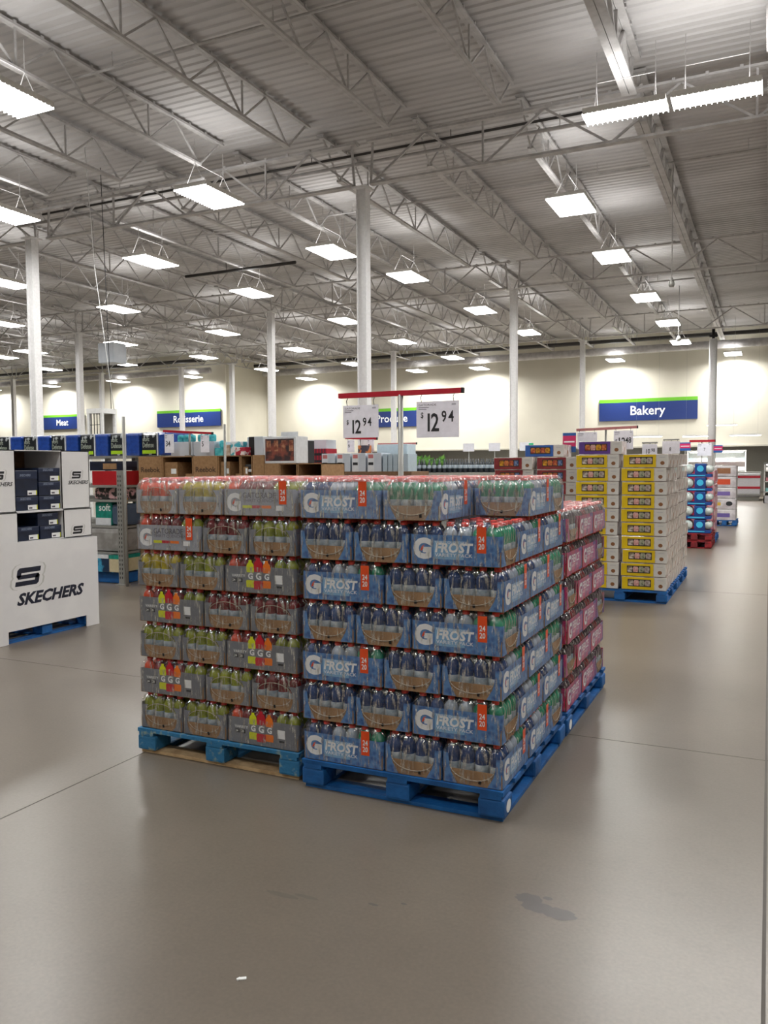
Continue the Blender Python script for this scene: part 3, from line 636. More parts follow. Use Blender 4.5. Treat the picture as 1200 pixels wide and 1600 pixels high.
# ================================================================ RACK AND GOODS BEHIND IT
t = thing('rack_upright', 'pale grey slotted steel rack upright right of the shoe display', 'rack', (-7.97, 8.5, 0))
m = MB(); m.box((0, 0, .78), (.09, .012, 1.56), GALV); m.box((-.045, .04, .78), (.012, .08, 1.56), GALV); m.box((.045, .04, .78), (.012, .08, 1.56), GALV); part('post', m, t)
m = MB()
for i in range(24): m.box((-.02, -.0065, .1+i*.06), (.012, .002, .03), BLACK); m.box((.02, -.0065, .1+i*.06), (.012, .002, .03), BLACK)
part('slots', m, t); m = MB(); m.box((0, .02, .006), (.16, .12, .012), GALV); part('foot', m, t)
m = MB(); m.rod((0, 0, 0), (0, 0, 2.28), .042, GALV, 10); t = solo('metal_post', m, 'thin grey metal pole standing beside the rack upright', 'pole', (-7.8, 8.42, 0))
m = MB(); m.rod((0, 0, 0), (0, 0, 1.74), .032, GALV, 10); solo('metal_post', m, 'short grey metal pole standing among the teal-topped boxes', 'pole', (-6.47, 8.84, 0))
bpy.data.objects['metal_post.001'].scale.z = 2.16/1.74
t = thing('storage_rack', 'low steel rack with boards carrying the bagged bedding', 'rack', (0, 0, 0))
for x in (-11.4, -9.7, -8.32):
    for y in (9.2, 10.1):
        m = MB(); m.box((x, y, .87), (.07, .07, 1.74), GALV); part('post', m, t)
for z in (.42, .78, 1.14, 1.34):
    m = MB(); m.box((-9.85, 9.62, z), (3.2, 1.0, .03), GALV); m.box((-8.42, 8.86, z), (.8, .54, .03), GALV); part('shelf', m, t)
m = MB(); m.box((-9.85, 9.55, 1.755), (3.2, 1.2, .03), GALV); part('shelf', m, t)
def cushion(w, d, h, mt, bev=.04):
    m = MB(); m.box((0, 0, h/2), (w, d, h), mt, bev=bev); return m
BAGB = mat('bag_blue', '#1c47a0', .35, c2='#153a88', coat=.4, bump=.2, bscale=12); BAGK = mat('bag_black', '#1b2027', .3, c2='#b9bfc2', scale=9, lo=.6, hi=.63, coat=.5)
LIME = mat('lime', '#a8d120', .4); GLOSSW = mat('glossy_white', '#dfe3e8', .25, coat=.5)
BAGTX = mat('bag_print', '#a9b3a6', .4)
def bag(x, w, label, z=1.771, y=9.3):
    t = thing('bedding_bag', label, 'bedding bag', (x, y, z), 0, 'bagged bedding along the top of the rack'); h = .33
    m = MB(); m.box((w*.27, .25, h/2), (w*.5, .5, h), BAGK, bev=.03); part('printed_half', m, t)
    m = MB(); m.text('Defense', .035, .12, .075, (0, -.0015, 0), *FR, BAGTX, bold=.02, sx=.6); m.text('soft', .035, .21, .06, (0, -.0015, 0), *FR, BAGTX, bold=.02); m.rect(.03, .03, w*.48, .08, (0, -.0015, 0), *FR, LIME); part('lettering', m, t)
    m = MB(); m.box((w*.76, .25, h/2), (w*.44, .49, h), BAGB, bev=.03); part('blue_half', m, t)
    m = MB(); m.box((w*.53, .25, h/2), (.02, .502, h*1.01), GLOSSW, bev=.005); m.box((w*.5, .27, h+.004), (w*.96, .4, .012), GLOSSW, bev=.005); part('zip_edge', m, t)
names = ['leftmost', 'second from left', 'third from left', 'fourth from left', 'fifth from left', 'sixth from left, beside the thin pole']
for i in range(6): bag(-11.3+i*.6, .58, 'plastic bag of bedding, black print and blue half, %s' % names[i])
# goods seen through the rack between display and upright
REDB = mat('red_print', '#b0101c', .45); TEAL = mat('teal_print', '#16907f', .4, c2='#127c6e'); GREYBAG = mat('grey_bag', '#9c9a98', .3, c2='#84827f', scale=7, bump=.5, bscale=9, coat=.3)
BLUEGREY = mat('bluegrey_bag', '#4c5d74', .35, bump=.4, bscale=10); PINKP = mat('pattern_pink', '#2b2b2a', .35, c2='#d5a9ac', scale=16, lo=.5, hi=.56, coat=.4)
m = cushion(.62, .3, .2, REDB, .006); solo('product_carton', m, 'red carton on the rack, right of the shoe display', 'carton', (-8.40, 8.9, 1.52-.165))
m = MB(); m.box((0, 0, .065), (.6, .3, .13), NAVY, bev=.004); m.rect(-.05, .02, .2, .1, (0, -.151, 0), *FR, CARD); solo('product_carton', m, 'dark navy carton with an orange-brown patch above the red carton', 'carton', (-8.45, 8.9, 1.56))
m = cushion(.55, .3, .16, PINKP, .03); solo('bagged_towels', m, 'clear bag of dark and pink patterned textiles below the red carton', 'bag', (-8.35, 8.85, 1.16))
m = MB(); m.box((0, 0, .16), (.3, .3, .32), TEAL, bev=.02); m.box((0, -.153, .05), (.28, .004, .1), GLOSSW); m.text('soft', -.08, .2, .1, (0, -.152, 0), *FR, LETTER, bold=.02); solo('diaper_pack', m, 'teal and white pack with white lettering on the rack', 'pack', (-8.42, 8.8, .8))
m = cushion(.3, .3, .3, BLUEGREY, .06); solo('bedding_bag', m, 'blue-grey soft bag beside the teal pack', 'bag', (-8.13, 8.8, .8))
m = MB(); m.box((0, 0, .04), (.08, .08, .08), mat('amber', '#d79a1c', .4), bev=.02); solo('small_tag', m, 'small yellow item on top of the blue-grey bag', 'item', (-8.1, 8.72, 1.1))
m = cushion(.72, .4, .32, GREYBAG, .06); solo('bedding_bag', m, 'large pale grey bag below the teal pack', 'bag', (-8.38, 8.75, .44))
m = MB(); m.box((-.1, 0, .12), (.42, .4, .24), mat('seaprint', '#3f9fc7', .35, c2='#15304e', scale=5, lo=.42, hi=.5), bev=.01); m.box((.2, 0, .12), (.2, .4, .24), mat('cream_print', '#c9bd9a', .4), bev=.01)
m.box((.2, -.001, .215), (.202, .402, .05), TEAL); m.box((-.1, -.001, .215), (.422, .402, .05), GLOSSW); solo('picture_carton', m, 'carton with a blue sea picture and cream side at the rack foot', 'carton', (-8.3, 8.7, .16))
m = MB(); m.box((0, 0, .075), (.95, .4, .148), PAL, bev=.02); solo('pallet_block', m, 'blue pallet base under the picture carton', 'pallet', (-8.5, 8.78, .001))

# ---------------------------------------------------------------- brown shoe cartons and goods above the grey stack
def brown_unit(x0, w, kind, label, H=1.75):
    t = thing('shoe_carton', label, 'carton', (x0, 8.9, 0), 0, 'brown shoe cartons behind the grey stack')
    kind2 = kind == 'closed'
    if kind in ('closed', 'plain'):
        m = MB(); m.box((w/2, .3, H/2), (w, .6, H), CARD, bev=.004); part('carton', m, t)
        m = MB(); m.text('Reebok', w*.5, H-.215, .07, (0, -.001, 0), *FR, mat('brown_ink', '#4a3424', .7), bold=.03, align='CENTER', sx=1.1) if kind2 else None; part('lettering', m, t)
    else:
        m = MB(); m.box((w/2, .3, (H-.34)/2), (w, .6, H-.34), CARD); m.box((.006, .3, H-.17), (.012, .6, .34), CARD); m.box((w-.006, .3, H-.17), (.012, .6, .34), CARD); m.box((w/2, .3, H-.006), (w, .6, .012), CARD)
        m.box((w/2, .594, H-.17), (w, .012, .34), CARD_D); part('carton', m, t)
        n = 1 if w < .55 else 2
        for k in range(n):
            m = MB(); ww = w*.42; m.box((.02+ww/2+k*(w*.47), .18, H-.34+.13), (ww, .3, .26 if kind == 'open' else .12), CARD, bev=.003); m.rect(.02+ww*.5+k*w*.47, H-.24, .02+ww*.9+k*w*.47, H-.17, (0, .0285, 0), *FR, LETTER); part('inner_box', m, t)
        m = MB(); m.box((w*.8, .2, H-.34+.05), (w*.3, .25, .1), CARD); part('inner_lid', m, t)
for i, (x, w, k, l, hh) in enumerate([(-7.99, .42, 'closed', 'brown shoe carton with printed word, left one', 1.75), (-7.57, .53, 'open', 'open brown shoe carton between the two printed ones', 1.75), (-7.04, .41, 'closed', 'brown shoe carton with printed word, right one', 1.75), (-6.63, .36, 'open', 'open brown carton with white labels, right of the printed cartons', 1.75),
                (-6.27, .19, 'half', 'narrow open brown carton holding a dark and white shoe', 1.75), (-6.08, .18, 'plain', 'narrow plain brown carton beside the shoe', 1.75), (-5.9, .23, 'plain', 'lower plain brown carton panel', 1.64), (-5.67, .27, 'half', 'lower open brown carton with a dark mouth', 1.64), (-5.4, .36, 'half', 'last open brown carton, near the white-labelled cartons', 1.64)]):
    brown_unit(x, w-.008, k, l, hh)
t = thing('shoe_pair', 'dark shoe with white sole inside an open brown carton', 'shoe', (-6.17, 8.98, 1.53))
m = MB(); m.box((0, 0, .02), (.14, .09, .04), GLOSSW, bev=.015); part('sole', m, t); m = MB(); m.box((-.01, 0, .07), (.11, .08, .07), CHAR, bev=.025); part('upper', m, t)
# goods on top of the brown cartons
TL = mat('towel_teal', '#2ba7b4', .7, c2='#62c7cf', scale=14); PALEB = mat('pale_carton', '#c6cdd6', .45, c2='#bcc4ce', scale=3)
def top_box(x0, x1, z1, mt, label, y=9.1, z0=1.752, d=.4, extra=None, cat='carton', name='product_carton', group=None):
    m = MB(); m.box(((x1-x0)/2, d/2, (z1-z0)/2), (x1-x0, d, z1-z0), mt, bev=.006)
    if extra: extra(m, x1-x0, z1-z0)
    return solo(name, m, label, cat, (x0, y, z0), 0, group)
def towel(x, z, label, mt=TL):
    t = solo('rolled_towel', MB().lathe([(.03, 0), (.046, .01), (.048, .05), (.045, .09), (.02, .1)], mt, 12), label, 'towel', (x, 9.2, z)); return t
top_box(-7.58, -7.2, 1.95, PALEB, 'pale carton under rolled teal towels, left of the small sign pole')
top_box(-7.19, -6.84, 1.95, PALEB, 'pale carton under rolled teal towels, right of the small sign pole')
for k, xx in enumerate((-7.48, -7.38, -7.28, -7.13, -7.03, -6.93)): towel(xx, 1.952, 'rolled teal towel, %s in the row' % ['leftmost', 'second', 'third', 'fourth', 'fifth', 'rightmost'][k])
towel(-6.765, 1.862, 'rolled teal towel standing apart, above the teal striped box')
top_box(-6.83, -6.7, 1.86, TL, 'teal striped box right of the pale towel cartons'); top_box(-6.68, -6.58, 1.9, mat('tan_cloth', '#b79c84', .6, c2='#d8cfc4', scale=14), 'tan and white patterned box beside the teal box')
top_box(-6.57, -6.43, 1.94, mat('teal_white', '#4ab3c4', .5, c2='#e3e8ea', scale=12, lo=.45, hi=.5), 'teal and white patterned box in front of the short metal pole')
top_box(-6.42, -6.28, 1.86, mat('red_white', '#b02038', .5, c2='#e6dede', scale=9, lo=.5, hi=.52), 'small red and white box in front of a black box', y=9.0, d=.2)
top_box(-6.4, -6.32, 2.0, PALEB, 'tall thin pale carton beside the black boxes', y=9.25); top_box(-6.31, -6.22, 2.0, BLACK, 'narrow black carton left of a pale carton', y=9.15, d=.1)
top_box(-6.2, -6.06, 2.0, PALEB, 'pale carton between two black cartons', y=9.12, d=.3); top_box(-6.05, -5.98, 2.0, BLACK, 'narrow black carton right of a pale carton', y=9.2, d=.1)
top_box(-5.96, -5.5, 1.94, CHAR, 'wide dark charcoal carton with a small white sign on top', y=9.3, z0=1.642, d=.2)
m = MB(); m.box((0, 0, .06), (.26, .012, .12), GLOSSW); solo('shelf_sign', m, 'small white blank sign on the dark charcoal carton', 'sign', (-5.8, 9.36, 1.941))
PHOTO = mat('photo_print', '#8a4a3c', .4, c2='#3a2c30', scale=9, lo=.42, hi=.58); PHOTO2 = mat('photo_tan', '#c08a68', .4, c2='#7a4030', scale=14)
def ph(m, w, h):
    m.rect(.03, .03, w-.03, h-.03, (0, -.001, 0), *FR, PHOTO)
    for k in range(4): m.rect(.05+k*w*.23, h*.45, .05+k*w*.23+w*.13, h*.85, (0, -.0014, 0), *FR, PHOTO2)
top_box(-5.93, -5.44, 1.985, GLOSSW, 'white-framed carton printed with a brown red photograph', extra=ph, z0=1.642, y=8.93, d=.3)
# mid distance, right of the cartons
PLAID = mat('plaid', '#8f1a2e', .6, c2='#141428', scale=7, lo=.49, hi=.51, vor=False)
def plinth(x0, x1, y, d, z, label, mt=CARD_D):
    m = MB(); m.box(((x1-x0)/2, d/2, z/2), (x1-x0, d, z), mt, bev=.005); return solo('display_table', m, label, 'display', (x0, y, 0))
plinth(-8.3, -5.6, 13.0, .8, 1.5, 'low brown display base behind the grey stack under the labelled cartons')
for k in range(2):
    def pl(m, w, h):
        for i in range(3): m.rect(0, h*(.1+.3*i), w, h*(.2+.3*i), (0, -.001, 0), *FR, BLACK)
        for i in range(4): m.rect(w*(.1+.24*i), 0, w*(.17+.24*i), h, (0, -.0013, 0), *FR, NAVY)
    top_box(-7.97+k*.27, -7.71+k*.27, 1.93, mat('plaid_red', '#a3152c', .6), 'red and dark plaid bundle, %s of two' % ['left', 'right'][k], y=13.3, z0=1.502, extra=pl, cat='textile', name='plaid_blanket')
top_box(-8.16, -7.7, 2.11, PALEB, 'pale blue-white carton above the plaid bundles', y=13.75, z0=1.502)
def nb(m, w, h):
    m.rect(0, 0, w*.48, h, (0, -.001, 0), *FR, GLOSSW); m.rect(w*.06, h*.35, w*.42, h*.5, (0, -.0014, 0), *FR, CHAR); m.rect(w*.06, h*.72, w*.42, h*.92, (0, -.0014, 0), *FR, mat('soft_red', '#c87878', .5))
for k in range(4): top_box(-7.4+k*.31, -7.13+k*.31, 1.83, PALEB, 'white-labelled grey carton, %s in the row behind the drinks' % ['leftmost', 'second', 'third', 'rightmost'][k], y=13.05, z0=1.502, extra=nb, group='white-labelled cartons')
for k in range(5): top_box(-6.17+k*.1, -6.085+k*.1, 1.81, mat('paleblue_tube', '#aebfcb', .35, coat=.4), 'pale blue upright pack behind the price pole, %s from left' % ['first', 'second', 'third', 'fourth', 'fifth'][k], y=13.05, z0=1.502, cat='pack', name='upright_pack', group='pale blue packs')
top_box(-6.5, -5.9, 1.99, mat('paleblue_big', '#c0d2dd', .45), 'wide pale blue carton behind the price pole', y=13.5, z0=1.502)
top_box(-6.87, -6.69, 1.98, mat('orange_toy', '#c8743a', .5, c2='#3a3440', scale=6, lo=.5, hi=.54), 'orange and dark pack below the small red bar', y=13.46, z0=1.502, d=.2)
for (x0, x1, y, z, pole, l, bar, rise, zb) in [(-7.66, -6.83, 9.05, 2.08, -7.21, 'small sign stand with red bar above the teal towels', RED, -.05, 1.75), (-7.25, -6.6, 13.7, 2.12, -6.94, 'small sign stand with red bar left of the price pole, farther back', RED, -.03, 1.5),
                                           (-8.15, -7.2, 17.0, 2.1, -7.67, 'distant sign stand with faded red bar in the produce area', PINKBAR, 0, 1.45), (-2.19, -1.46, 10.3, 2.04, -1.83, 'sign stand with faded pink bar above the yellow cases', PINKBAR, .02, .144), (-1.45, -.98, 17.35, 2.05, -1.22, 'sign stand with red bar above the blue and white packs', RED, 0, .289)]:
    sign_stand(x0, x1, y, z, pole, l, bar, rise, .014, .045 if y > 12 else .032, zb)
def mini(x0, x1, y, z0, z1, s, label): price_card(x0, x1, y, z0, z1, [(s, .12, .35, .3)], label, gap=.03)
mini(-7.62, -7.46, 9.02, 1.8, 2.06, '34', 'narrow white price card at the left end of the red bar above the towels'); mini(-7.0, -6.86, 9.02, 1.8, 2.03, '5', 'narrow white price card at the right end of the red bar above the towels')
mini(-7.2, -7.05, 13.67, 1.86, 2.09, '9', 'white price card left, under the small distant red bar'); mini(-6.78, -6.64, 13.67, 1.86, 2.09, '9', 'white price card right, under the small distant red bar')
mini(-8.1, -7.88, 16.97, 1.8, 2.06, '2', 'distant white price card left in the produce area'); mini(-7.5, -7.25, 16.97, 1.8, 2.06, '3', 'distant white price card right in the produce area')
price_card(-2.17, -1.93, 10.27, 1.79, 2.0, [('98', .55, .1, .3)], 'white price card left of the pole above the yellow cases', gap=.03)
price_card(-1.73, -1.5, 10.27, 1.78, 2.01, [('$', .08, .35, .2), ('12', .18, .22, .42), ('48', .6, .35, .3)], 'white price card reading 12 48 above the yellow cases', gap=.03)
price_card(-1.69, -1.48, 12.45, 1.72, 1.89, [('10', .2, .2, .4), ('98', .6, .35, .3)], 'white price card rising behind the yellow cases, left one', gap=.02, head=False)
price_card(-1.41, -1.17, 12.45, 1.75, 1.93, [('8', .4, .2, .3)], 'white price card rising behind the yellow cases, right one', gap=.02, head=False)
for (x, z, l) in ((-1.585, 1.89, 'thin stand carrying the left card behind the yellow cases'), (-1.29, 1.93, 'thin stand carrying the right card behind the yellow cases')):
    m = MB(); m.rod((0, 0, 0), (0, 0, z+.03), .02, GALV, 8); m.box((0, -.02, z+.02), (.22, .03, .02), GALV); solo('card_stand', m, l, 'sign stand', (x, 12.49, 0))
price_card(-1.3, -1.04, 17.31, 1.76, 2.0, [('7', .45, .4, .25)], 'white price card under the red bar above the blue and white packs', gap=.03)
MAG = mat('poster_pink', '#cf2f68', .45); PBL = mat('poster_blue', '#2c5fa8', .45)
def poster(x, y, z0, w, h, label, sx=.5, sb=0):
    t = thing('promo_poster', label, 'poster', (x, y, 0)); m = MB(); m.box((w/2, 0, z0+h/2), (w, .004, h), PBL); m.rect(0, z0+h*.3, w, z0+h*.85, (0, -.0025, 0), *FR, MAG)
    m.rect(w*.1, z0+h*.5, w*.9, z0+h*.58, (0, -.003, 0), *FR, LETTER); part('panel', m, t)
    m = MB(); m.rod((w*sx, .012, sb), (w*sx, .012, z0+h*.9), .015, GALV, 6); part('stick', m, t)
poster(-2.43, 10.6, 1.76, .17, .25, 'pink and blue promotional poster left of the yellow cases'); poster(-1.6, 17.0, 1.86, .2, .16, 'pink and blue promotional poster left of the red bar', sb=.0 if False else .29) ; poster(-1.02, 17.6, 1.82, .17, .15, 'pink and blue promotional poster right of the red bar', sx=.1)
# produce area
plinth(-8.5, -3.9, 16.0, 1.2, 1.45, 'long grey produce counter behind the drink stacks', GREYWALL)
LEAF = mat('leaf', '#3f7a2c', .6, c2='#7db04c', scale=14)
for k in range(5):
    m = MB()
    for i in range(26):
        a, b = random.uniform(-.09, .09), random.uniform(-.1, .1); h = random.uniform(.08, .24); m.faces([(a-.02, b, 0), (a+.02, b, 0), (a+random.uniform(-.06, .06), b+.02, h), (a-.05, b, h*.7)], [(0, 1, 2, 3)], LEAF)
        m.rod((a, b, 0), (a, b, h*.6), .012, LEAF, 5)
    solo('leafy_greens', m, 'bunch of leafy greens on the produce counter, %s from left' % ['first', 'second', 'third', 'fourth', 'fifth', 'sixth', 'seventh'][k], 'vegetables', (-7.4+k*.27+(1.6 if k > 4 else 0), 16.2, 1.6 if k < 5 else 1.8), 0, 'leafy greens on the produce counter')
for k, (x0, x1) in enumerate(((-7.55, -7.2), (-7.1, -6.95))): top_box(x0, x1, 1.58, REDB, 'red produce crate under the greens, %s' % ['larger', 'smaller'][k], y=16.02, z0=1.451, d=.3, cat='crate', name='produce_crate')
top_box(-6.9, -6.0, 1.6, GREYWALL, 'grey riser under the greens', y=16.25, z0=1.451, d=.4); top_box(-7.55, -6.9, 1.6, GREYWALL, 'grey riser behind the red crates', y=16.33, z0=1.451, d=.4)
BOTD = mat('dark_bottle', '#2a3138', .25, coat=.4); 
m = MB(); m.lathe([(.035, 0), (.038, .01), (.038, .09), (.038, .16), (.03, .2), (.014, .24), (.014, .28)], [BOTD, BOTD, LAB_L, BOTD, BOTD, BOTD], 8); WB = m.mesh('dark_bottle')
for k in range(36):
    solo('dark_bottle', WB, 'dark bottle with pale label in the row on the produce counter', 'bottle', (-6.85+(k % 18)*.115, 16.06+.14*(k//18), 1.452), 0, 'dark bottles on the produce counter')
YB_ = mat('yellow_black', '#d8c020', .5, c2='#222222', scale=9, lo=.48, hi=.5)
top_box(-4.2, -3.7, 1.86, YB_, 'yellow and black striped pack in the produce area', y=16.7, z0=1.451, d=.2, cat='pack', name='striped_pack')
for k, xx in enumerate((-6.1, -5.5, -4.8)): 
    m = MB(); m.box((0, 0, 2.0), (.26, .01, .18), WHITE_CARD); m.rod((0, .02, 0), (0, .02, 2.0), .02, GALV, 6); solo('shelf_sign', m, 'white produce price sign on a stick, %s' % ['left', 'middle', 'right'][k], 'sign', (xx, 17.4, 0))
m = MB(); m.box((0, 0, 1.86), (.1, .01, .42), mat('mint', '#3ec08a', .5)); m.rod((0, .02, 0), (0, .02, 1.9), .02, GALV, 6); solo('shelf_sign', m, 'narrow mint green sign in the produce area', 'sign', (-4.62, 17.2, 0))

# ================================================================ SNACK CASES
YCASE = mat('case_yellow', '#e3c208', .4, c2='#d6b504', scale=6); WCASE = mat('case_white', '#d6d4d0', .45, c2='#cbc8c2', scale=5); BROWN = mat('logo_brown', '#8a5a34', .5); WIN = mat('case_window', '#3b2f2a', .4)
MARO = mat('case_maroon', '#7a1e2c', .4, c2='#8f3030', scale=8); CBLU = mat('case_blue', '#2e5fae', .4); CPUR = mat('case_purple', '#5f3a90', .4)
SIDEP = mat('case_side_print', '#d5cdc8', .3, c2='#8a7064', scale=11, lo=.42, hi=.6, bump=.5, bscale=14, coat=.5)
def case_mesh(col, wins, W=.5, H=.155, D=.4, style=0):
    m = MB(); m.box((W/2, D/2, H/2), (W-.004, D-.004, H-.003), SIDEP, bev=.004)
    m.box((W*.37, .003, H/2), (W*.73, .012, H-.008), col, bev=.003); m.box((W*.865, .004, H/2), (W*.26, .01, H-.006), WCASE, bev=.003)
    m.disc(W*.87, H*.34, .024, .022, (0, -.0016, 0), *FR, BROWN); m.rect(W*.8, H*.75, W*.93, H*.78, (0, -.0016, 0), *FR, mat('grey_line', '#a9a7b0', .5))
    m.rect(W*.14, H*.25, W*.66, H*.8, (0, -.0035, 0), *FR, WIN)
    for k, c in enumerate(wins): m.poly([(W*(.16+.125*k), H*.32), (W*(.26+.125*k), H*.32), (W*(.27+.125*k), H*.6), (W*(.25+.125*k), H*.74), (W*(.17+.125*k), H*.74), (W*(.15+.125*k), H*.6)], (0, -.004, 0), *FR, c)
    m.disc(D*.5, H*.4, .03, .028, (W-.0015, 0, 0), *FX, BROWN)
    return m.mesh('snack_case')
cr = [mat('pouch_%d' % i, c, .4, c2=d, scale=25) for i, (c, d) in enumerate([('#cfc6bc', '#7a6a5c'), ('#b8605c', '#d8b0a8'), ('#a8a890', '#5c6450'), ('#b8aca4', '#8c7c74'), ('#d6a020', '#a06010'), ('#a03a2c', '#d08040'), ('#2e4a80', '#8090b0')])]
CY = case_mesh(YCASE, cr[:4]); CM = case_mesh(MARO, [cr[4], cr[5], cr[5], cr[6]]); CB = case_mesh(CBLU, [cr[5], cr[4], cr[5], cr[4]]); CP = case_mesh(CPUR, [cr[5], cr[1], cr[4], cr[5]])
CW = case_mesh(WCASE, cr[:4])
def case_col(x, y, n, me, label, group, z0=.146, h=.17):
    for k in range(n):
        s = n-1-k
        solo('snack_case', me, '%s, %s of its column' % (label, {0: 'lowest'}.get(k, ORD[s]+' from top' if s else 'topmost')), 'snack case', (x+random.uniform(-.012, .012), y+random.uniform(-.008, .008), z0+k*h), random.uniform(-.01, .01), group)
G = 'snack cases on the pallets'
SY = 9.75
case_col(-1.545, SY, 10, CY, 'yellow case of snack packs, column at the aisle corner', G, h=.157)
case_col(-2.08, SY, 10, CY, 'yellow case of snack packs, second column from the aisle', G, h=.157)
solo('snack_case', CP, 'purple case of snack packs on top of the second yellow column', 'snack case', (-2.05, SY+.02, .147+10*.157), .02, G)
for j in range(1, 6): case_col(-1.545, SY+.415*j+(.06 if j > 2 else 0), 10, CW, 'pale wrapped snack case, %s row back along the aisle' % ['', 'second', 'third', 'fourth', 'fifth', 'sixth'][j], G, h=.157+(.002 if j > 2 else 0))
case_col(-2.62, SY+.25, 10, CM, 'maroon case of snack packs, third column from the aisle', G, h=.155)
case_col(-3.16, SY+.25, 10, CM, 'maroon case of snack packs, fourth column from the aisle', G, h=.155)
for k in range(1): solo('snack_case', CB, 'blue case of snack packs on top of the maroon cases', 'snack case', (-2.82, SY+.45, .148+10*.155), -.02, G)
pallet('blue wooden pallet under the yellow snack cases at the aisle corner', (-2.09, SY-.02, 0), PAL, W=1.06, D=1.24, group=None)
pallet('blue wooden pallet behind the aisle-corner pallet', (-2.09, SY+1.25, 0), PAL, W=1.06, D=1.24, group=None)
pallet('blue wooden pallet under the maroon snack cases', (-3.2, SY+.22, 0), PAL, W=1.08, D=1.24, group=None)

# ---------------------------------------------------------------- packs along the aisle farther back
DKB = mat('pack_blue', '#123f86', .4, c2='#0d3474', scale=5); LTB = mat('pack_cyan', '#3fb4dc', .4); ROLLW = mat('roll_white', '#c2c9c4', .5, c2='#9fb0ac', scale=12, coat=.4); CYB = mat('pack_teal', '#2f97b8', .4)
for c in range(2):
    for k in range(5):
        t = thing('paper_pack', 'blue and white wrapped paper pack, %s in the %s' % (ORD[4-k], ['column at the aisle', 'column farther from the aisle'][c]), 'paper pack', (-1.53-.62*c, 16.5, .29+k*.265), 0, 'blue and white packs on the red pallets')
        m = MB(); m.box((.3, .2, .03), (.5, .42, .06), DKB, bev=.01); m.rect(.14, .02, .44, .04, (0, -.0105, 0), *FR, LTB); m.box((.35, .2, .155), (.2, .41, .2), DKB, bev=.015)
        m.box((.06, .2, .045), (.1, .41, .09), CYB, bev=.02); part('wrapper', m, t)
        m = MB(); m.disc(.35, .16, .06, .06, (0, -.0065, 0), *FR, LTB, 14); part('round_logo', m, t)
        for sx, n in ((.13, 'paper_roll'), (.5, 'paper_roll')):
            m = MB(); m.rod((sx, .01, .15), (sx, .4, .15), .19 if sx < .3 else .14, ROLLW, 14); part(n, m, t)
pallet('lower red wooden pallet beside the aisle', (-1.58, 16.45, 0), PALR, W=1.0 if False else .62, D=1.1, group='red wooden pallets'); pallet('upper red wooden pallet carrying the blue and white packs', (-1.58, 16.45, .145), PALR, W=.62, D=1.1, group='red wooden pallets')
pallet('red wooden pallet left of the aisle pair', (-2.22, 16.45, 0), PALR, W=.6, D=1.1, group='red wooden pallets'); pallet('red wooden pallet left of the aisle pair, upper one', (-2.22, 16.45, .145), PALR, W=.6, D=1.1, group='red wooden pallets')
REDP = mat('red_packs', '#b8284a', .35, c2='#d8a0aa', scale=6, lo=.5, hi=.6, coat=.5)
for k in range(5):
    m = MB(); m.box((.3, .5, .13), (.62, 1.0, .26), REDP, bev=.03); solo('wrapped_pack', m, 'red and pink wrapped pack behind the blue and white packs, %s' % ORD[4-k], 'pack', (-1.6, 17.75, .146+k*.265), 0, 'red wrapped packs')
pallet('blue wooden pallet under the red wrapped packs', (-1.6, 17.7, 0), PAL, W=.64, D=1.1, group=None)
WPK = mat('white_pack', '#d9d6d8', .4, c2='#b7b0b4', scale=6, coat=.4)
for k, (c, l) in enumerate([(mat('pk_purple', '#6a5aa0', .45), 'white pack with purple band, lowest'), (mat('pk_yellow', '#d8b040', .45), 'white pack with yellow spot and dark spot'), (mat('pk_violet', '#7a66ac', .45), 'white pack with violet band'), (mat('pk_orange', '#d4502c', .45), 'white pack with orange red panel'), (mat('pk_brown', '#9a6a4a', .45), 'white pack with brown and red print, topmost')]):
    m = MB(); m.box((.28, .5, .14), (.56, 1.0, .275), WPK, bev=.02); m.rect(.1, .08 if k != 1 else .1, .42 if k != 1 else .2, .22 if k > 2 else .18, (0, -.001, 0), *FR, c)
    if k == 1: m.disc(.4, .15, .08, .06, (0, -.001, 0), *FR, CHAR)
    solo('wrapped_pack', m, l+', in the far stack beside the aisle', 'pack', (-1.32, 22.7, .146+k*.28), 0, 'white packs in the far aisle stack')
pallet('blue wooden pallet under the far stack of white packs', (-1.33, 22.68, 0), PAL, W=.6, D=1.1, group=None)
for k in range(4):
    m = MB(); m.box((0, 0, .0), (.62, .144, 1.0), PAL); t = solo('wooden_pallet', MB().box((.3, .07, .52), (.6, .13, 1.04), PAL, bev=.02), 'blue pallet standing on edge far down the aisle, %s' % ['nearest', 'second', 'third', 'farthest'][k], 'pallet', (-1.55, 28.5+k*.2, 0), 0, 'pallets on edge'); m.bm.free()
for (y, l) in ((24.5, 'tall pale wrapped stack of goods behind the white packs'), (30.0, 'tall pale wrapped stack of goods farther down the aisle')):
    for k in range(4):
        m = MB(); m.box((.4, .5, .19), (.8, 1.1, .375), WPK if k % 2 else REDP, bev=.03); solo('wrapped_pack', m, '%s, %s' % (l, ['lowest', 'second from bottom', 'third from bottom', 'topmost'][k]), 'pack', (-2.1, y, .0+k*.38), 0, 'pale wrapped goods')
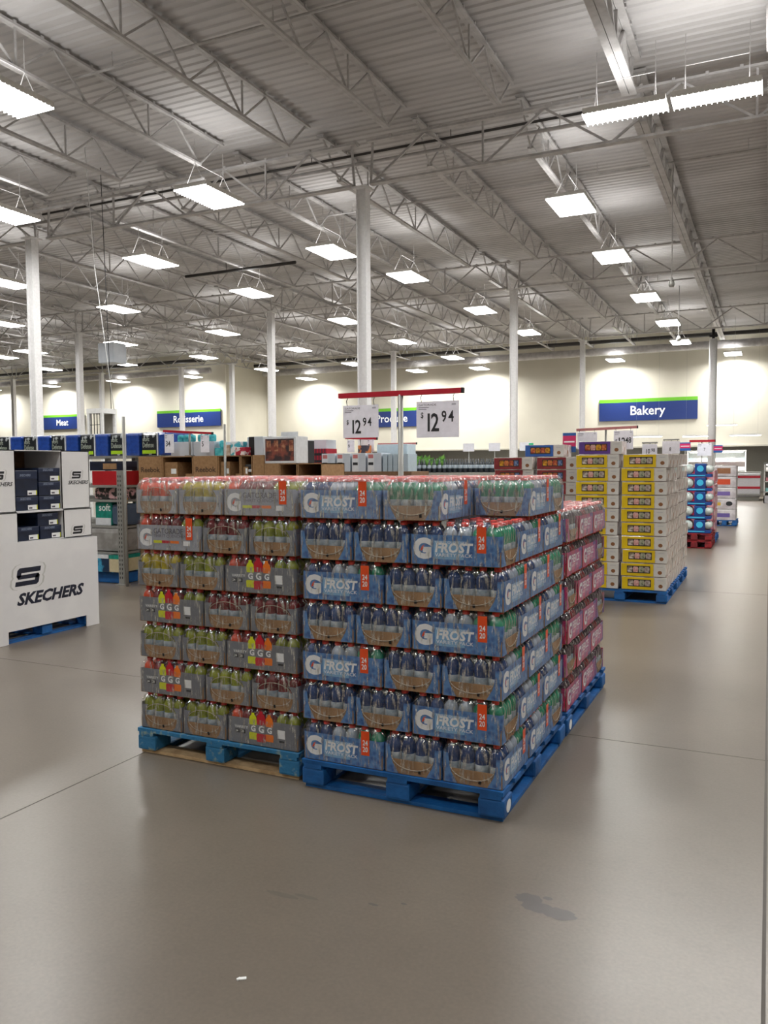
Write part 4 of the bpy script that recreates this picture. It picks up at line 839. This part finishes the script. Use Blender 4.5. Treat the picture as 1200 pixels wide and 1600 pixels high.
# freezer and bakery
FRW = mat('freezer_grey', '#c9c8cc', .35); BRIGHT = mat('bakery_white', '#eceae6', .4)
t = thing('freezer_case', 'long grey open freezer case with two red stripes at the aisle end', 'freezer', (-1.9, 39.0, 0))
m = MB(); m.box((.8, .9, .65), (1.5, 1.8, 1.0), FRW, bev=.03); part('cabinet', m, t)
for z in (.55, 1.02): m = MB(); m.box((.8, -.004, z), (1.5, .02, .1), RED); part('stripe', m, t)
m = MB(); m.box((.8, .9, .08), (1.4, 1.7, .16), GREYWALL); part('plinth', m, t)
m = MB(); m.box((.8, -.03, 1.2), (1.56, .12, .08), GALV, bev=.02); m.box((.8, -.08, .25), (1.56, .08, .08), GALV, bev=.02); part('bumper', m, t)
for k, (x, y, w_, h, d, l) in enumerate([(-4.6, 40.5, 2.6, 1.5, .8, 'brightly lit white bakery display case left of the freezer'), (-3.6, 41.9, 2.6, 2.2, .7, 'bright white bakery shelving behind the freezer'), (-.2, 36.5, 1.6, 1.6, .8, 'white bakery shelf unit at the right edge of the photo')]):
    t = thing('bakery_shelf', l, 'shelf unit', (x, y, 0))
    m = MB(); m.box((w_/2, d-.02, h/2), (w_, .04, h), BRIGHT); m.box((.02, d/2, h/2), (.04, d, h), BRIGHT); m.box((w_-.02, d/2, h/2), (.04, d, h), BRIGHT); m.box((w_/2, d/2, .15), (w_, d, .3), FRW); part('carcass', m, t)
    n = int(h/.46)
    for i in range(n): m = MB(); m.box((w_/2, d/2, .45+i*.42), (w_, d, .03), BRIGHT); part('shelf', m, t)
    m = MB(); m.box((w_/2, d/2, h), (w_+.04, d+.04, .08), GALV); part('canopy', m, t)
    m = MB(); m.box((w_/2, .05, h-.055), (w_*.9, .06, .03), TUBE); part('shelf_light', m, t)
    for i in range(n):
        for j in range(int(w_/.36)):
            c = [BRIGHT, mat('pk_box_pink', '#d88a94', .5), mat('pk_box_aqua', '#8fd0d0', .5), BRIGHT][(i*3+j*2+k) % 4]
            solo('cake_box', MB().box((0, 0, .07), (.3, .3, .14), c, bev=.01), 'small bakery box on the far white shelving by the aisle end', 'box', (x+.22+j*.36, y+.25, .467+i*.42), 0, 'bakery boxes')
for (x, y, z, l) in [(-3.0, 40, 2.85, 'low hanging light over the bakery, second from left'), (-5.2, 40, 2.88, 'low hanging light over the bakery, leftmost'), (-1.0, 40, 2.85, 'low hanging light over the bakery, right of the round column'), (-2.0, 40.5, 3.35, 'thin high hanging light beside the round column')]:
    t = thing('hanging_light', l, 'ceiling light', (x, y, z)); m = MB(); m.box((0, 0, .04), (1.3, .5 if z < 3 else .2, .06), REFL, bev=.01); part('housing', m, t)
    m = MB(); m.box((0, 0, 0), (1.26, .46 if z < 3 else .16, .02), TUBE); part('diffuser', m, t)
    m = MB(); m.rod((-.5, 0, .07), (-.5, 0, 8.19-z), .005, GALV, 4); part('cable', m, t); m = MB(); m.rod((.5, 0, .07), (.5, 0, 8.19-z), .005, GALV, 4); part('cable', m, t)
    a = link(bpy.data.objects.new('down_light', DOWN), t); a.location = (0, 0, -.03)
for k in range(7):
    m = MB(); m.box((.9, .3, .7), (1.8, .6, 1.4), [FRW, GREYWALL, BRIGHT][k % 3], bev=.02); solo('service_counter', m, 'service counter along the recess, %s from right' % ORD[k].replace('top', 'first'), 'counter', (-4.6-k*2.3, 44.6, 0), 0, 'recess counters')
for k in range(6):
    fixture(-2-k*3.2, 45.6, 3.0, 'lit fixture under the low ceiling behind the back wall opening', 'recess lights', wires=False)

# ---------------------------------------------------------------- hanging bits and small things
t = thing('roof_unit', 'pale grey box hanging under the roof at left', 'unit heater', (-22.7, 24.0, 5.6))
m = MB(); m.box((0, 0, .33), (.75, .7, .75), PALEB, bev=.02); part('cabinet', m, t)
for s in (-1, 1): m = MB(); m.rod((s*.3, 0, .7), (s*.3, 0, 1.5), .02, JOIST, 6); part('hanger', m, t)
m = MB(); m.box((0, 0, .015), (.08, .08, .03), BLACK); m.rod((0, 0, .03), (0, 0, 2.62), .022, JOIST, 8); m.lathe([(.05, -.1), (.07, -.04), (.04, .05), (.02, .1)], GALV, 10); solo('ceiling_sensor', m, 'white rod with a small sensor hanging beside the right roof girder', 'sensor', (-2.0, 19.0, 5.55))
m = MB(); m.rod((0, 0, 0), (0, 0, 1.9), .03, JOIST, 8); m.lathe([(.07, -.1), (.1, -.04), (.05, .08)], GALV, 10); solo('ceiling_sensor', m, 'farther white rod with small sensor, beside the round column', 'sensor', (-3.1, 32, 6.2))
m = MB(); m.rod((-12.72, 13, 5.8), (-12.29, 13, 2.8), .016, LETTER, 5); m.rod((-12.9, 13, 8.2), (-12.72, 13, 5.8), .016, LETTER, 5); solo('hanging_cable', m, 'thin white cable slanting down from the roof at left', 'cable')
m = MB(); m.rod((-13.45, 14, 8.2), (-13.3, 14, 2.4), .016, CHAR, 5); solo('hanging_cable', m, 'thin dark cable slanting down beside the white one', 'cable')
t = thing('wire_cage', 'small white open-fronted cage behind the bedding bags', 'rack', (-12.98, 13.0, 0))
for x, y in ((0, 0), (.36, 0), (0, .36), (.36, .36)): m = MB(); m.box((x, y, 1.4), (.06, .05, 2.8), LETTER); part('post', m, t)
m = MB(); m.box((.18, .18, 2.79), (.44, .42, .1), LETTER); part('top', m, t)
m = MB()
for k in range(4): m.rod((.06+.08*k, 0, 1.9), (.06+.08*k, 0, 2.74), .012, CHAR, 4)
for k in range(3): m.rod((0, 0, 2.1+.2*k), (.36, 0, 2.1+.2*k), .012, CHAR, 4)
m.box((.18, .36, 2.3), (.34, .01, .9), GREYWALL); part('wire_grid', m, t)
STAIN = mat('stain_dark', '#5f5a57', .3)
def stain(x, y, blobs, label, mt=STAIN, name='floor_stain'):
    m = MB()
    for k, (a, b, rx, ry) in enumerate(blobs):
        n = 20; m.faces([(a+rx*math.cos(2*PI*i/n)*(1+.12*math.sin(3*i+k)), b+ry*math.sin(2*PI*i/n)*(1+.1*math.cos(2*i)), .0006+.00005*k) for i in range(n)], [tuple(range(n))], mt)
    solo(name, m, label, 'stain', (x, y, 0))
stain(-.70, 2.83, [(-.075, .045, .05, .035), (-.03, .0, .06, .035), (.05, -.012, .06, .038), (-.012, .075, .018, .012)], 'dark grey wet stain on the floor at lower right')
stain(-1.62, 2.52, [(0, 0, .07, .014), (.09, .025, .05, .01)], 'faint thin smear on the floor in front of the blue stack', mat('stain_faint', '#6a645b', .35))
stain(-1.28, 2.6, [(0, 0, .02, .007), (.1, .05, .012, .006)], 'pair of tiny dark specks on the floor', STAIN)
m = MB(); m.box((0, 0, .0025), (.022, .012, .004), LETTER, rz=.6, bev=.001); m.box((-.01, -.008, .003), (.012, .008, .005), LETTER, rz=1.2); solo('paper_scrap', m, 'tiny white scrap on the floor at bottom left', 'litter', (-1.46, 2.04, 0))
